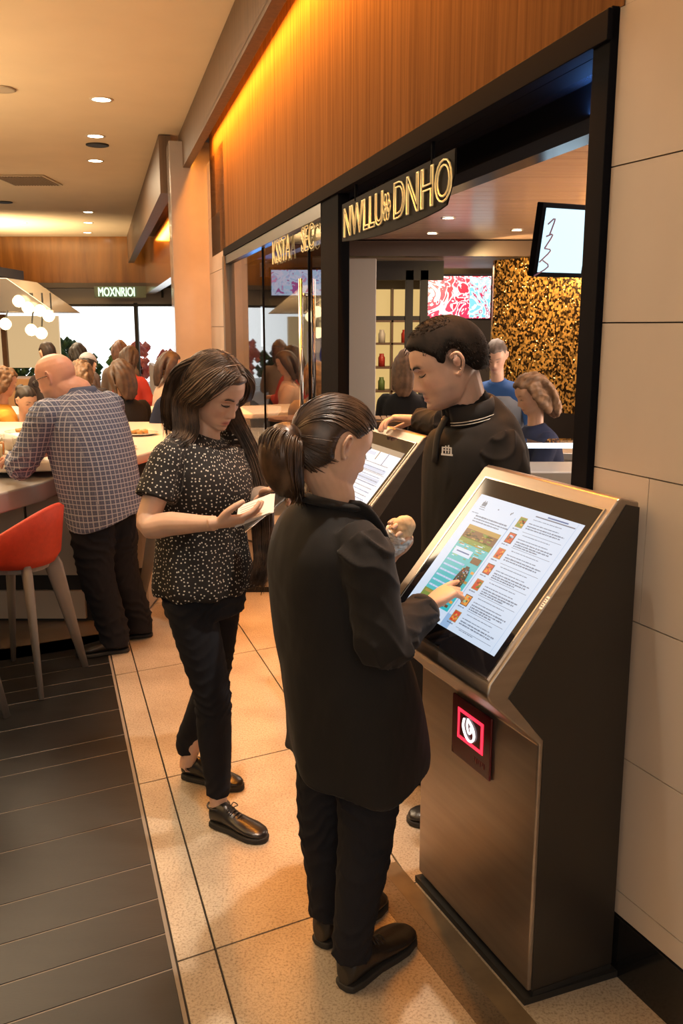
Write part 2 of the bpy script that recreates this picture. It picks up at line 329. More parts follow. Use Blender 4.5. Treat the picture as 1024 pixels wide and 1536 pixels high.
# interior of the shop behind the storefront
def I(x, y, z): return (x, y, z)
mb = MB()
for i in range(38):                                                # slatted ceiling
    y = 2.3+i*.205
    x0 = .69-(y-2.44)*.2642+.46; mb.box(((x0+6.4)/2, y, 2.72), (6.4-x0, .197, .02))
struct(mb.build('ceiling', m_slat, bevel=.003))
mb = MB(); mb.prism([(.75, 2.3, 2.78), (6.4, 2.3, 2.78), (6.4, 15, 2.78), (-2.6, 15, 2.78)], (0, 0, .04)); struct(mb.build('ceiling', m_matblack))
mb = MB(); mb.box((2.45, 10.1, 2.62), (7.2, .2, .16)); struct(mb.build('trim_20', mat('dark_wood_beam', (.05, .03, .02), .4)))
mb = MB(); mb.prism([(-1.15, 10.2, 2.57), (6, 10.2, 2.57), (6, 14.65, 2.57), (-1.85, 14.65, 2.57)], (0, 0, .1)); struct(mb.build('ceiling', mat('soffit_paint', (.50, .42, .36), .5)))
mb = MB(); mb.box((2.6, 14.7, 1.4), (7.6, .15, 2.8)); struct(mb.build('wall_back', mat('dark_back_wall', (.05, .035, .028), .5)))
mb = MB(); mb.box((6.3, 8, 1.4), (.15, 14, 2.8)); struct(mb.build('wall_shop_right', mat('shop_wall', (.35, .25, .17), .5)))
mb = MB(); mb.box((-1.9, 13.0, 1.4), (.1, 4, 2.8)); struct(mb.build('wall_shop_left', mat('dark_back_wall2', (.06, .04, .03), .5)))

# ================================================================== KIOSKS
m_glassblack = mat('screen_glass', (.006, .006, .008), .06)
UI = [glow('ui_white', (.66, .79, .97), .86), glow('ui_pale_blue', (.36, .58, .90), .75), glow('ui_text_grey', (.18, .24, .36), .5), glow('ui_teal', (.02, .55, .60), .8),
      glow('ui_green', (.25, .42, .06), .55), glow('ui_gold', (.62, .38, .08), .6), glow('ui_red', (.75, .06, .03), .75), glow('ui_dark', (.04, .035, .05), .15),
      glow('ui_orange', (.95, .38, .06), .8), glow('ui_deep_blue', (.03, .18, .5), .6), glow('ui_brown', (.22, .08, .03), .5), glow('ui_light_green', (.45, .72, .35), .7)]
WHT, PB, TX, TE, GR, GO, RE, DK, OR, DB, BR, LG = range(12)
def kiosk(F, az, label, variant):
    F = np.array(F, float); a = R(az); w = np.array([math.sin(a), -math.cos(a), 0]); d = np.array([math.cos(a), math.sin(a), 0]); z = np.array([0, 0, 1.])
    # w: along the front towards the viewer, d: depth towards the wall
    root = empty('ordering_kiosk', F-w*.3+d*.14, label, 'kiosk', 'self order kiosks'); rt = root.location
    def q(s, dd, h): return F+w*s+d*dd+z*h
    prof = [(0, .035), (0, .755), (-.150, .893), (-.162, .915), (-.155, .945), (.205, 1.374), (.218, 1.380), (.275, 1.366), (.285, .035)]
    mb = MB(); mb.prism([q(.0, a_, b_) for a_, b_ in prof], -w*.61); mb.build('body', m_steel, root, bevel=.006, root=rt)
    # dark side panels, inset from the folded metal edge
    for nm, s, e in (('side_panel', .0005, .002), ('side_panel', -.6125, .002)):
        sp = [(.012, .035), (.012, .765), (-.100, .900), (.232, 1.362), (.2745, 1.352), (.284, .035)]
        mb = MB(); mb.prism([q(s, a_, b_) for a_, b_ in sp], w*e); mb.build(nm, m_side, root, root=rt)
    mb = MB(); mb.prism([q(.005, .015, 0), q(-.60, .015, 0), q(-.60, .28, 0), q(.005, .28, 0)], z*.036)
    mb.prism([q(.005, -.012, 0), q(-.61, -.012, 0), q(-.61, .30, 0), q(.02, .30, 0), q(.02, -.012, 0)][0:4], z*.02); mb.build('plinth', m_matblack, root, root=rt)
    # sloping screen
    p0 = q(0, -.155, .945); up = unit(q(0, .205, 1.374)-p0); nn = unit(np.cross(up, w));
    if nn[2] < 0: nn = -nn
    def sc(s, t, h=0): return p0+w*s+up*t+nn*h
    mb = MB(); mb.prism([sc(-.560, .012, -.004), sc(-.022, .012, -.004), sc(-.022, .524, -.004), sc(-.560, .524, -.004)], nn*.0065)
    gl = mb.build('screen', m_glassblack, root, root=rt)
    mb = MB()
    for s0, s1, t0, t1 in ((-.565, -.560, .007, .529), (-.022, -.017, .007, .529), (-.560, -.022, .007, .012), (-.560, -.022, .524, .529)):
        mb.prism([sc(s0, t0, -.002), sc(s1, t0, -.002), sc(s1, t1, -.002), sc(s0, t1, -.002)], nn*.006)
    mb.build('screen_rim', m_chrome, root, root=rt)
    mb = MB(); L = [0.0]
    def r(u0, v0, u1, v1, m, lay):   # display coordinates: u 0..1 across (left to right), v 0..1 down
        s0 = -.525+u0*.480; s1 = -.525+u1*.480; t1 = .470-v0*.405; t0 = .470-v1*.405; h = .003+lay*.00025
        mb.quad(sc(s0, t0, h), sc(s1, t0, h), sc(s1, t1, h), sc(s0, t1, h), m)
    rr = random.Random(3+variant)
    def text(u, v, w_, m=TX, lay=2, th=.006, gap=.7):
        x = u
        while x < u+w_:
            l = rr.uniform(.008, .035); l = min(l, u+w_-x)
            # each word a row of small strokes
            xx = x
            while xx < x+l:
                hh = th*rr.uniform(.6, 1.25); r(xx, v-hh/2, xx+.0032, v+hh/2, m, lay); xx += .0046
            r(x, v-th*.12, x+l, v+th*.12, m, lay); x += l+.006
    r(0, 0, 1, 1, WHT, 0)
    if variant == 0:
        # header mark on the left, picture in the middle, list of dishes on the right
        for a_ in range(5): r(.075+a_*.009, .055-(a_ % 2)*.012, .081+a_*.009, .088, DK, 2)
        r(.07, .096, .125, .100, DK, 2); text(.075, .115, .06, th=.006)
        r(.25, .075, .262, .083, TX, 2); r(.385, .072, .392, .090, DK, 2); r(.396, .064, .402, .078, DK, 2)
        text(.03, .155, .07, th=.006); text(.09, .175, .33, th=.012); text(.09, .197, .36, th=.010); text(.09, .218, .28, th=.010)
        r(.09, .25, .43, .90, TE, 1)
        r(.09, .25, .43, .285, GO, 2); r(.09, .285, .43, .36, BR, 2)
        for k in range(40): u = rr.uniform(.09, .38); v = rr.uniform(.285, .35); r(u, v, u+rr.uniform(.01, .05), v+.010, rr.choice([GR, BR, GO, DK]), 3)
        r(.09, .355, .43, .40, GR, 2)
        for k in range(46): u = rr.uniform(.09, .39); v = rr.uniform(.36, .52); r(u, v, u+rr.uniform(.01, .06), v+.007, rr.choice([LG, GO, GR, LG, WHT]), 3)
        r(.11, .44, .30, .50, WHT, 4); r(.14, .465, .28, .475, DB, 5); r(.33, .47, .42, .52, BR, 4)
        for k in range(6): r(.10, .545+k*.045, .30, .560+k*.045, PB, 3); text(.11, .552+k*.045, .16, WHT, 4, .011)
        for k in range(16): u = rr.uniform(.30, .40); v = rr.uniform(.56, .88); r(u, v, u+.03, v+.02, rr.choice([GO, OR, DB, GO, BR]), 3)
        r(.09, .81, .28, .90, GR, 4); r(.11, .82, .26, .838, GO, 5); r(.18, .85, .30, .90, DK, 5)
        # dark round dish under the finger
        for k in range(14):
            v = .55+k*.018; h_ = .052*math.sqrt(max(0, 1-((k-6.5)/7)**2)); r(.345-h_, v, .345+h_, v+.0185, DK, 5)
        for k in range(60):
            v = rr.uniform(.57, .78); h_ = .04*math.sqrt(max(0, 1-((v-.675)/.13)**2)); u = .345+rr.uniform(-h_, h_)
            r(u, v, u+.008, v+.007, rr.choice([PB, GR, RE, WHT, DB, BR, GO]), 6)
        r(.445, .10, .452, .95, PB, 1); r(.44, .90, .52, 1, PB, 1)
        for k in range(7):
            v = .075+k*.130; u = .485
            r(u, v, u+.068, v+.083, BR if k % 2 else GO, 2)
            c1, c2 = [(GR, DK), (RE, WHT), (RE, OR), (RE, OR), (RE, GR), (OR, LG), (RE, GO)][k]
            r(u+.006, v+.006, u+.062, v+.078, c1, 3)
            for j in range(10): x = u+.01+rr.random()*.04; y = v+.012+rr.random()*.048; r(x, y, x+.016, y+.014, rr.choice([c2, RE, OR, c2, BR]), 4)
            text(u-.005, v+.098, .06, th=.009)
            text(.60, v-.005, .25, th=.006); text(.585, v+.030, .27, th=.007); text(.585, v+.052, .33, th=.010); text(.585, v+.070, .31, th=.010)
            if k in (1, 3, 4, 5): text(.585, v+.086, .22, th=.010)
            r(.58, v+.100, .93, v+.1025, TX, 2)
        r(.70, .020, .88, .030, DB, 3); r(.60, .038, .95, .046, TX, 3); r(.955, 0, .957, 1, PB, 2); text(.62, .965, .14, th=.006)
    else:
        r(0, 0, 1, .06, DK, 1); r(.03, .08, .5, .12, PB, 1); r(.55, .06, .57, .16, DK, 2); r(.74, .05, .76, .2, DB, 2)
        for k in range(10): text(.08, .20+k*.045, .82, th=.011, m=[TX, DB][k % 2])
        r(.05, .30, .95, .305, TX, 2); r(.05, .42, .95, .425, TX, 2); r(.30, .24, .92, .29, PB, 1); r(.30, .35, .92, .41, PB, 1)
        for k in range(120): u = rr.uniform(.08, .85); v = rr.uniform(.64, .94); r(u, v, u+rr.uniform(.01, .05), v+.006, rr.choice([PB, TX, TX, DB, TE]), 2)
        r(.25, .72, .33, .80, RE, 3); r(.26, .73, .32, .77, BR, 4)
    mb.build('display', UI, gl, root=rt)
    # small label on the right edge of the bezel
    mb = MB(); mb.prism([sc(-.012, .225, .0005), sc(.000, .225, .0005), sc(.000, .262, .0005), sc(-.012, .262, .0005)], nn*.001)
    st = mb.build('rating_sticker', mat('sticker_white', (.75, .70, .62), .4), root, root=rt)
    mb = MB()
    for k in range(5): mb.quad(*[sc(s, t, .0019) for s, t in ((-.0105, .230+k*.006), (-.0015-(k % 2)*.003, .230+k*.006), (-.0015-(k % 2)*.003, .2325+k*.006), (-.0105, .2325+k*.006))])
    mb.build('sticker_print', m_matblack, st, root=rt)
    # red illuminated reader panel on the front
    if variant == 0:
        mb = MB(); mb.prism([q(-.410, -.001, .555), q(-.205, -.001, .555), q(-.205, -.001, .742), q(-.410, -.001, .742)], -d*.008)
        rp = mb.build('reader_panel', mat('dark_red_plastic', (.10, .004, .008), .2), root, root=rt, bevel=.003)
        mb = MB(); y = -.0095
        def fr(s0, s1, h0, h1, yy=y): mb.prism([q(s0, yy, h0), q(s1, yy, h0), q(s1, yy, h1), q(s0, yy, h1)], -d*.0012)
        fr(-.375, -.240, .618, .628); fr(-.375, -.240, .702, .712); fr(-.375, -.366, .618, .712); fr(-.252, -.240, .618, .712)
        mb.build('light_frame', glow('red_glow', (1, .02, .05), 2.2), rp, root=rt)
        mb = MB()
        pts = [(-.338, .690), (-.343, .668), (-.334, .648), (-.316, .634), (-.296, .636), (-.284, .652), (-.288, .672), (-.302, .686), (-.318, .694)]
        mb.tube([q(a_, -.012, b_) for a_, b_ in pts], .0034, 8, k=3)
        mb.tube([q(a_, -.012, b_) for a_, b_ in ((-.318, .697), (-.322, .676), (-.312, .655), (-.300, .662), (-.304, .676))], .0026, 8, k=3)
        mb.build('symbol', glow('white_glow', (1, .95, .95), 2.0), rp, root=rt, smooth=True)
        mb = MB()
        for k in range(6): mb.prism([q(-.285+k*.010, -.0095, .585-(k % 2)*.006), q(-.280+k*.010, -.0095, .585-(k % 2)*.006), q(-.280+k*.010, -.0095, .597), q(-.285+k*.010, -.0095, .597)], -d*.0008)
        mb.build('raised_lettering', mat('dark_red_print', (.20, .02, .02), .4), rp, root=rt)
    else:
        mb = MB(); mb.prism([q(-.410, -.001, .555), q(-.205, -.001, .555), q(-.205, -.001, .742), q(-.410, -.001, .742)], -d*.008)
        mb.build('reader_panel', mat('dark_red_plastic', (.10, .004, .008), .2), root, root=rt, bevel=.003)
    # ledge and cable box low at the far end of the front
    return root
kiosk((.503, 2.125, 0), 24, 'steel self order kiosk nearest the camera, menu screen lit beside the stone wall', 0)
kiosk((.13, 3.45, 0), 20, 'further self order kiosk standing behind the two women and left of the man in black', 1)

# ================================================================== PEOPLE
def fnoise(p, k, seed=0):      # smooth vector noise from warped sines, p (n,3)
    r = np.random.RandomState(seed); out = np.zeros(len(p))
    for i in range(6):
        a = r.normal(size=3); b = r.normal(size=3); kk = k*(1+.5*i)
        out += np.sin(p@a*kk+1.3*np.sin(p@b*kk*.7+r.rand()*6)+r.rand()*6)/(1+.5*i)
    return out/3.2
def bake(parts, voxel, smooth=3, sfac=.5):
    mb = MB()
    for v, f in parts: mb.add(v, f)
    me = bpy.data.meshes.new('tmp'); me.from_pydata(mb.v, [], mb.f)
    import bmesh
    bm = bmesh.new(); bm.from_mesh(me); bmesh.ops.recalc_face_normals(bm, faces=bm.faces); bm.to_mesh(me); bm.free()
    o = bpy.data.objects.new('tmp', me); COL.objects.link(o)
    r = o.modifiers.new('r', 'REMESH'); r.mode = 'VOXEL'; r.voxel_size = voxel; r.use_smooth_shade = True
    if smooth: s_ = o.modifiers.new('s', 'SMOOTH'); s_.iterations = smooth; s_.factor = sfac
    dg = bpy.context.evaluated_depsgraph_get(); out = bpy.data.meshes.new_from_object(o.evaluated_get(dg))
    bpy.data.objects.remove(o); bpy.data.meshes.remove(me); return out
def getco(me): a = np.empty(len(me.vertices)*3); me.vertices.foreach_get('co', a); return a.reshape(-1, 3)
def getno(me):
    a = np.empty(len(me.vertices)*3); me.vertex_normals.foreach_get('vector', a); return a.reshape(-1, 3)
def setco(me, c): me.vertices.foreach_set('co', c.ravel()); me.update()
def finish(me, name, mats, parent, root, col=None, uv=None, midx=None):
    c = getco(me); 
    if col is not None:
        at = me.color_attributes.new('Col', 'FLOAT_COLOR', 'POINT'); a = np.ones((len(c), 4)); a[:, :3] = col; at.data.foreach_set('color', a.ravel())
    if uv is not None:
        l = me.uv_layers.new(name='UV'); vi = np.empty(len(me.loops), int); me.loops.foreach_get('vertex_index', vi); l.data.foreach_set('uv', uv[vi].ravel())
    setco(me, c-np.array(root)); me.name = name
    me.materials.clear()
    for m in (mats if isinstance(mats, (list, tuple)) else [mats]): me.materials.append(m)
    if midx is not None: me.polygons.foreach_set('material_index', midx)
    me.polygons.foreach_set('use_smooth', [True]*len(me.polygons))
    o = bpy.data.objects.new(name, me); COL.objects.link(o); o.parent = parent; return o
def bonecoord(c, bones):       # nearest bone: distance along, angle around; for folds and cloth patterns
    best = np.full(len(c), 1e9); s = np.zeros(len(c)); a = np.zeros(len(c)); rad = np.zeros(len(c)); bi = np.zeros(len(c), int); JW = np.zeros(len(c))
    for i, (p, q, hint, R_) in enumerate(bones):
        p, q = np.array(p), np.array(q); L = np.linalg.norm(q-p); t = (q-p)/L; h = unit(np.array(hint)-t*np.dot(hint, t)); g_ = np.cross(t, h)
        d = c-p; u = d@t; uc = np.clip(u, 0, L); perp = d-np.outer(uc, t); dist = np.linalg.norm(perp, axis=1)-R_+np.maximum(0, -u+R_*.3)*1.2*(R_ < .12)
        k = dist < best; best[k] = dist[k]; s[k] = u[k]; JW[k] = (np.exp(-(u[k]/(R_*1.5))**2)+np.exp(-((L-u[k])/(R_*1.9))**2)+.22)*(R_ < .12); a[k] = np.arctan2(d@g_, -(d@h))[k]; rad[k] = R_; bi[k] = i
    return s, a, rad, bi, JW
def frame(az, pitch=0, roll=0):
    a, p = R(az), R(pitch); f = np.array([math.sin(a)*math.cos(p), math.cos(a)*math.cos(p), -math.sin(p)])
    r = np.array([math.cos(a), -math.sin(a), 0]); u = np.cross(r, f)
    if roll: rr = R(roll); r, u = r*math.cos(rr)+u*math.sin(rr), u*math.cos(rr)-r*math.sin(rr)
    return np.array([r, f, u])          # rows: right, forward, up
HZ = np.array([-.118, -.112, -.105, -.095, -.080, -.060, -.040, -.020, 0, .010, .030, .055, .080, .100, .112, .116])
HW = np.array([.004, .024, .036, .046, .055, .063, .068, .072, .075, .0765, .077, .074, .064, .047, .025, .003])
HF = np.array([.050, .066, .076, .081, .081, .083, .084, .085, .087, .090, .0925, .088, .076, .055, .025, .003])
HB = np.array([-.02, -.012, -.002, .012, .035, .060, .078, .091, .100, .102, .104, .099, .085, .062, .032, .003])
def headgeo(sex='f', N=72, M=84, fat=0, hi=True):
    tt = (1-np.cos(np.linspace(0, np.pi, M)))/2; zs = HZ[0]+(HZ[-1]-HZ[0])*tt; v = []
    for z in zs:
        w = np.interp(z, HZ, HW)+fat*np.interp(z, [-.11, -.06, 0], [1, 1, .2]); f = np.interp(z, HZ, HF); b = np.interp(z, HZ, HB)
        if sex == 'm': w += np.interp(z, [-.11, -.09, -.06, 0], [.004, .010, .006, 0]); f += np.interp(z, [-.11, -.095, -.07], [.004, .004, 0])
        for j in range(N):
            a = 2*math.pi*j/N; x = w*math.copysign(abs(math.sin(a))**.92, math.sin(a)); ca = math.cos(a)
            y = f*abs(ca)**.82 if ca > 0 else -b*abs(ca)**.95
            if ca <= 0 and b < 0: y = -b*abs(ca)
            v.append((x, y, z))
    v = np.array(v); x, y, z = v.T; fr = np.clip(y/.05, 0, 1)
    def G(cx, cz, sx, sz): return np.exp(-((x-cx)/sx)**2-((z-cz)/sz)**2)
    dy = np.zeros(len(v))
    nz = np.interp(z, [-.056, -.050, -.044, -.038, -.030, -.01, .004, .016], [0, .010, .020, .0245, .021, .011, .0045, 0])*(1.08 if sex == 'm' else 1)
    ns = np.interp(z, [-.05, -.038, -.02, .01], [.0115, .0105, .0085, .0080]); dy += nz*np.exp(-(x/ns)**2)
    for s in (-1, 1):
        dy += .008*G(s*.0125, -.044, .0065, .0065)                       # nostril wings
        dy -= .0125*G(s*.031, .001, .019, .0105)                          # eye sockets
        dy += .0075*G(s*.031, -.002, .0125, .0085)                        # lids over the eyeball
        dy += (.0045 if sex == 'm' else .0025)*G(s*.028, .0185, .020, .0065)  # brows
        dy += .0045*G(s*.044, -.026, .018, .016)                          # cheekbones
        dy -= .003*G(s*.040, -.060, .012, .018)
    dy += .0060*G(0, -.0665, .020, .0045)+.0070*G(0, -.0775, .018, .005)-.0045*G(0, -.0718, .024, .0018)-.0040*G(0, -.0875, .022, .005)+.004*G(0, -.102, .018, .009)
    v[:, 1] += dy*fr
    F_ = []
    for i in range(M-1):
        for j in range(N): q, w_ = i*N+j, i*N+(j+1) % N; F_.append((q, w_, w_+N, q+N))
    F_.append(tuple(range(N))[::-1]); F_.append(tuple(range((M-1)*N, M*N))); return v, F_
def eargeo(s):
    # rim, lobe and bowl of one ear, local head coordinates
    out = []
    pts = [(s*.074, -.002, .012), (s*.085, -.008, .027), (s*.094, -.024, .027), (s*.095, -.031, .006), (s*.088, -.024, -.016), (s*.080, -.011, -.030), (s*.073, -.003, -.020)]
    out.append(tubegeo(pts, [.004, .0045, .005, .005, .0048, .0058, .003], 8, k=4))
    c = [(s*.072, -.013, -.018), (s*.078, -.016, -.006), (s*.080, -.017, .010), (s*.075, -.014, .020)]
    out.append(tubegeo(c, [(.004, .008), (.004, .011), (.004, .012), (.003, .006)], 10, side=(1, 0, 0), k=3)); return out
def xf(geo, Fm, c, sc=1): v, f = geo; return (np.array(v)*sc)@Fm+np.array(c), f
def head_parts(Fm, c, sc, sex='f', fat=0):
    return [xf(headgeo(sex, fat=fat), Fm, c, sc)]+[xf(g_, Fm, c, sc) for s in (-1, 1) for g_ in eargeo(s)]
def headcolor(co, Fm, c, sc, base, brow, lip, stubble=0, stub=(.3, .22, .2), lids=True, blush=.25):
    l = (co-c)@Fm.T/sc; x, y, z = l.T; col = np.tile(np.array(base), (len(co), 1)); near = (np.abs(x) < .09) & (np.abs(z) < .13) & (np.abs(y) < .14)
    def G(cx, cz, sx, sz): return np.exp(-((np.abs(x)-cx)/sx)**2-((z-cz)/sz)**2)*(y > .03)*near
    def mixc(m, cc): m = np.clip(m, 0, 1)[:, None]; col[:] = col*(1-m)+np.array(cc)*m
    b = np.array(base)
    mixc(blush*G(.045, -.035, .022, .018), b*np.array([1.05, .72, .68])); mixc(blush*np.exp(-(x/.012)**2-((z+.04)/.012)**2)*(y > .08)*near, b*np.array([1.05, .75, .7]))
    if stubble:
        m = np.clip((-.045-z)/.015, 0, 1)*(y > -.02)*near*np.clip((y+.01)/.03, 0, 1); mixc(stubble*m*(1-np.exp(-(x/.02)**2-((z+.072)/.009)**2)), stub)
        mixc(stubble*np.exp(-(x/.024)**2-((z+.0575)/.005)**2)*(y > .05)*near*1.2, stub)
    mixc(.85*np.exp(-(x/.021)**4-((z+.0725+.0*x)/.0085)**4)*(y > .06)*near, lip)
    mixc(.7*np.exp(-(x/.022)**4-((z+.0716)/.0014)**2)*(y > .06)*near, np.array(lip)*.35)
    bz = .0205+.004*np.clip((np.abs(x)-.02)/.02, -1, 1)-.35*np.clip(np.abs(x)-.038, 0, 1)
    mixc(.95*np.exp(-((np.abs(x)-.031)/.0185)**4-((z-bz)/(.0034 if sex_thin else .0045))**2)*(y > .04)*near, brow)
    if lids:
        lz = -.0045-10*(np.abs(x)-.031)**2
        mixc(.95*np.exp(-((np.abs(x)-.031)/.0145)**4-((z-lz)/.0022)**2)*(y > .04)*near, (.02, .012, .01))
        mixc(.35*np.exp(-((np.abs(x)-.031)/.016)**2-((z-.006)/.006)**2)*(y > .04)*near, b*np.array([.62, .5, .48]))
    mixc(.8*np.exp(-((np.abs(x)-.009)/.0035)**2-((z+.0505)/.002)**2)*(y > .07)*near, b*.3)  # shade of the nostril openings painted as dark skin spots
    mixc(.75*np.exp(-((z-.003)/.010)**2-((y+.014)/.006)**2)*(np.abs(x) > .07)*(np.abs(x) < .087)*near, b*np.array([.45, .3, .25]))
    return col
sex_thin = True
def facey(x, z, sex='f'):
    w = np.interp(z, HZ, HW); f = np.interp(z, HZ, HF); sn = min(.999, (abs(x)/w)**(1/.92)); y = f*math.sqrt(1-sn*sn)**.82
    for s in (-1, 1):
        G = lambda cx, cz, sx, sz: math.exp(-((x-cx)/sx)**2-((z-cz)/sz)**2)
        y += -.0125*G(s*.031, .001, .019, .0105)+.0075*G(s*.031, -.002, .0125, .0085)+(.0045 if sex == 'm' else .0025)*G(s*.028, .0185, .020, .0065)
    return y
def facedetail(Fm, c, sc, parent, root, sex='f', browm=None):
    bm_ = browm or mat('eyebrow_brown', (.05, .028, .018), .7); dk = mat('eyelash_black', (.010, .007, .006), .6)
    th = 1.35 if sex == 'm' else 1.0
    for s in (-1, 1):
        xs = [.014, .022, .031, .040, .047]; zs = [.0165, .0195, .0225, .0215, .0165]
        mb = MB(); mb.tube(xf((np.array([[s*x, facey(x, z, sex)+.0008, z] for x, z in zip(xs, zs)]), []), Fm, c, sc)[0], [(.0016*th, .0020*th), (.0018*th, .0030*th), (.0018*th, .0030*th), (.0016*th, .0022*th), (.0008, .0010)], 8, side=Fm[1], k=4); mb.build('eyebrow', bm_, parent, root=root, smooth=True)
        xs = [.0165, .022, .031, .040, .0465]; zs = [-.0030, -.0062, -.0078, -.0060, -.0010]
        mb = MB(); mb.tube(xf((np.array([[s*x, facey(x, z, sex)+.0010, z] for x, z in zip(xs, zs)]), []), Fm, c, sc)[0], [.0008, .0015, .0019, .0018, .0008], 8, k=4)
        for t in np.linspace(0, 1, 9):
            x = .019+.027*t; z = np.interp(x, xs, zs); q = np.array([s*x, facey(x, z, sex)+.001, z]); mb.tube(xf((np.array([q, q+np.array([s*(t-.3)*.004, .0050, -.0030])]), []), Fm, c, sc)[0], [.0005, .0002], 4)
        mb.tube(xf((np.array([[s*x, facey(x, z, sex)+.0002, z] for x, z in ((.018, .0055), (.025, .0082), (.033, .0085), (.041, .0060))]), []), Fm, c, sc)[0], [.0004, .0007, .0007, .0004], 6, k=4); mb.build('eyelashes', dk, parent, root=root, smooth=True)  # last tube draws the shaded lid crease as a dark line
def collargeo(c, f, r, up, rin, h, flare=.03, n=40, gap=25, drop=.02, cy=1.0):
    v = []; fc = []; A = np.radians(np.linspace(-180+gap, 180-gap, n)); up = unit(up)
    for a in A:
        rd = -f*math.cos(a)*cy+r*math.sin(a); fr = (1-math.cos(a))/2; c0 = c-up*drop*fr; hh = h*(1+.35*fr)
        for rr, hz in ((rin, -.01), (rin, .0), (rin+.006, .006), (rin+.012, .002), (rin+flare, -hh), (rin+flare-.006, -hh-.002), (rin+.006, -.02)): v.append(c0+rd*rr+up*hz)
    m = 7
    for i in range(n-1):
        for j in range(m): q, w_ = i*m+j, i*m+(j+1) % m; fc.append((q, w_, w_+m, q+m))
    fc.append(tuple(range(m))[::-1]); fc.append(tuple(range((n-1)*m, n*m))); edge = [v[i*m+4] for i in range(n)]; top = [v[i*m+3] for i in range(n)]
    return (v, fc), edge, top
def handgeo(w, d, n, s=1, curl=.35, side=1, sc=1.0, point=False, curls=None, thumb=.5, spread=.10):
    """w wrist, d direction of the palm, n palm normal (towards the palm side), side=+1: thumb on d x n side"""
    w = np.array(w, float); d = unit(d); n = unit(np.array(n)-d*np.dot(n, d)); t = np.cross(d, n)*side; out = []
    out.append(tubegeo([w-d*.02*sc, w+d*.012*sc, w+d*.045*sc, w+d*.078*sc, w+d*.092*sc], [(.024*sc, .017*sc), (.026*sc, .017*sc), (.038*sc, .0155*sc), (.041*sc, .0135*sc), (.036*sc, .010*sc)], 16, side=t, k=3, p=2.4))
    Ls = [(.040, .025, .020), (.045, .028, .021), (.041, .026, .020), (.032, .020, .017)]; offs = [.029, .0098, -.0098, -.029]; rad = [.0092, .0095, .0090, .0080]
    cl = curls or ([.1, .9, 1.0, 1.05] if point else [curl, curl*1.1, curl*1.2, curl*1.3])
    for i in range(4):
        b = w+d*(.082-.004*abs(i-1))*sc+t*offs[i]*sc; ang = cl[i]*.75; p = [b-d*.03*sc, b]; dd = unit(d+t*offs[i]/.029*spread)
        for j, L in enumerate(Ls[i]):
            v = dd*math.cos(ang)+n*math.sin(ang); p.append(p[-1]+v*L*sc); ang += cl[i]*(1.0 if j == 0 else .7)
        r_ = rad[i]*sc; out.append(tubegeo(p, [r_, r_*1.04, r_*.98, r_*.9, r_*.72], 10, k=3))
    b = w+d*.022*sc+t*.020*sc+n*.004*sc; dd = unit(t*.75+d*.75+n*thumb); d2 = unit(t*.30+d*.95+n*(thumb*.9)); d3 = unit(t*.05+d*.95+n*thumb)
    p = [b-dd*.012*sc, b+dd*.018*sc, b+dd*.042*sc, b+dd*.042*sc+d2*.032*sc, b+dd*.042*sc+d2*.032*sc+d3*.025*sc]
    out.append(tubegeo(p, [.013*sc, .0145*sc, .0115*sc, .0105*sc, .0075*sc], 10, k=3)); return out
def arm(sh, el, wr, r0=.047, r1=.039, r2=.026, sc=1):
    sh, el, wr = map(np.array, (sh, el, wr))
    return tubegeo([sh, sh*.6+el*.4, el, el*.65+wr*.35, wr*.85+el*.15, wr], [r0*sc, r0*.95*sc, r1*sc, r1*1.0*sc, r2*1.05*sc, r2*sc], 16, k=4)
def rings(rs, r, p=2.5, n=36, k=4):   # rs: list of (center, halfwidth, halfdepth)
    return tubegeo([q[0] for q in rs], [(q[1], q[2]) for q in rs], n, side=r, k=k, p=p)
def shoegeo(heel, toe, sc=1, h=.085, top=True):
    heel, toe = np.array(heel, float), np.array(toe, float); d = toe-heel; L = np.linalg.norm(d); d /= L; s = np.array([d[1], -d[0], 0]); v = []; f = []; N = 20
    st = [(0, .020, .055), (.04, .033, .085), (.16, .036, .098), (.30, .036, .090), (.42, .038, .068), (.58, .045, .052), (.74, .049, .043), (.88, .043, .035), (.96, .030, .028), (1.0, .010, .018)]
    T = np.linspace(0, 1, 28); W_ = np.interp(T, [a[0] for a in st], [a[1] for a in st]); Hh = np.interp(T, [a[0] for a in st], [a[2] for a in st])
    for t, w_, hh in zip(T, W_, Hh):
        for j in range(N):
            a = 2*math.pi*j/N; c_, s_ = math.cos(a), math.sin(a); x = w_*math.copysign(abs(c_)**.8, c_)*sc; z = (s_+1)/2; z = (z**.8)*hh*sc+.012
            if s_ > .3: x *= 1-.45*(s_-.3)*(1 if t < .5 else .6)
            v.append(heel+d*t*L+s*x+np.array([0, 0, z]))
    for i in range(len(T)-1):
        for j in range(N): q, w_ = i*N+j, i*N+(j+1) % N; f.append((q, w_, w_+N, q+N))
    f.append(tuple(range(N))[::-1]); f.append(tuple(range((len(T)-1)*N, len(T)*N))); return np.array(v), f
def solegeo(heel, toe, sc=1, th=.022):
    heel, toe = np.array(heel, float), np.array(toe, float); d = toe-heel; L = np.linalg.norm(d); d /= L; s = np.array([d[1], -d[0], 0]); pts = []
    for t, w_ in [(-.01, .012), (.02, .030), (.15, .037), (.4, .037), (.6, .046), (.76, .050), (.9, .042), (.98, .026), (1.015, .008)]: pts.append((t, w_))
    poly = [heel+d*t*L+s*w_*sc for t, w_ in pts]+[heel+d*t*L-s*w_*sc for t, w_ in pts[::-1]]
    return [q+np.array([0, 0, .0005]) for q in poly], (0, 0, th)
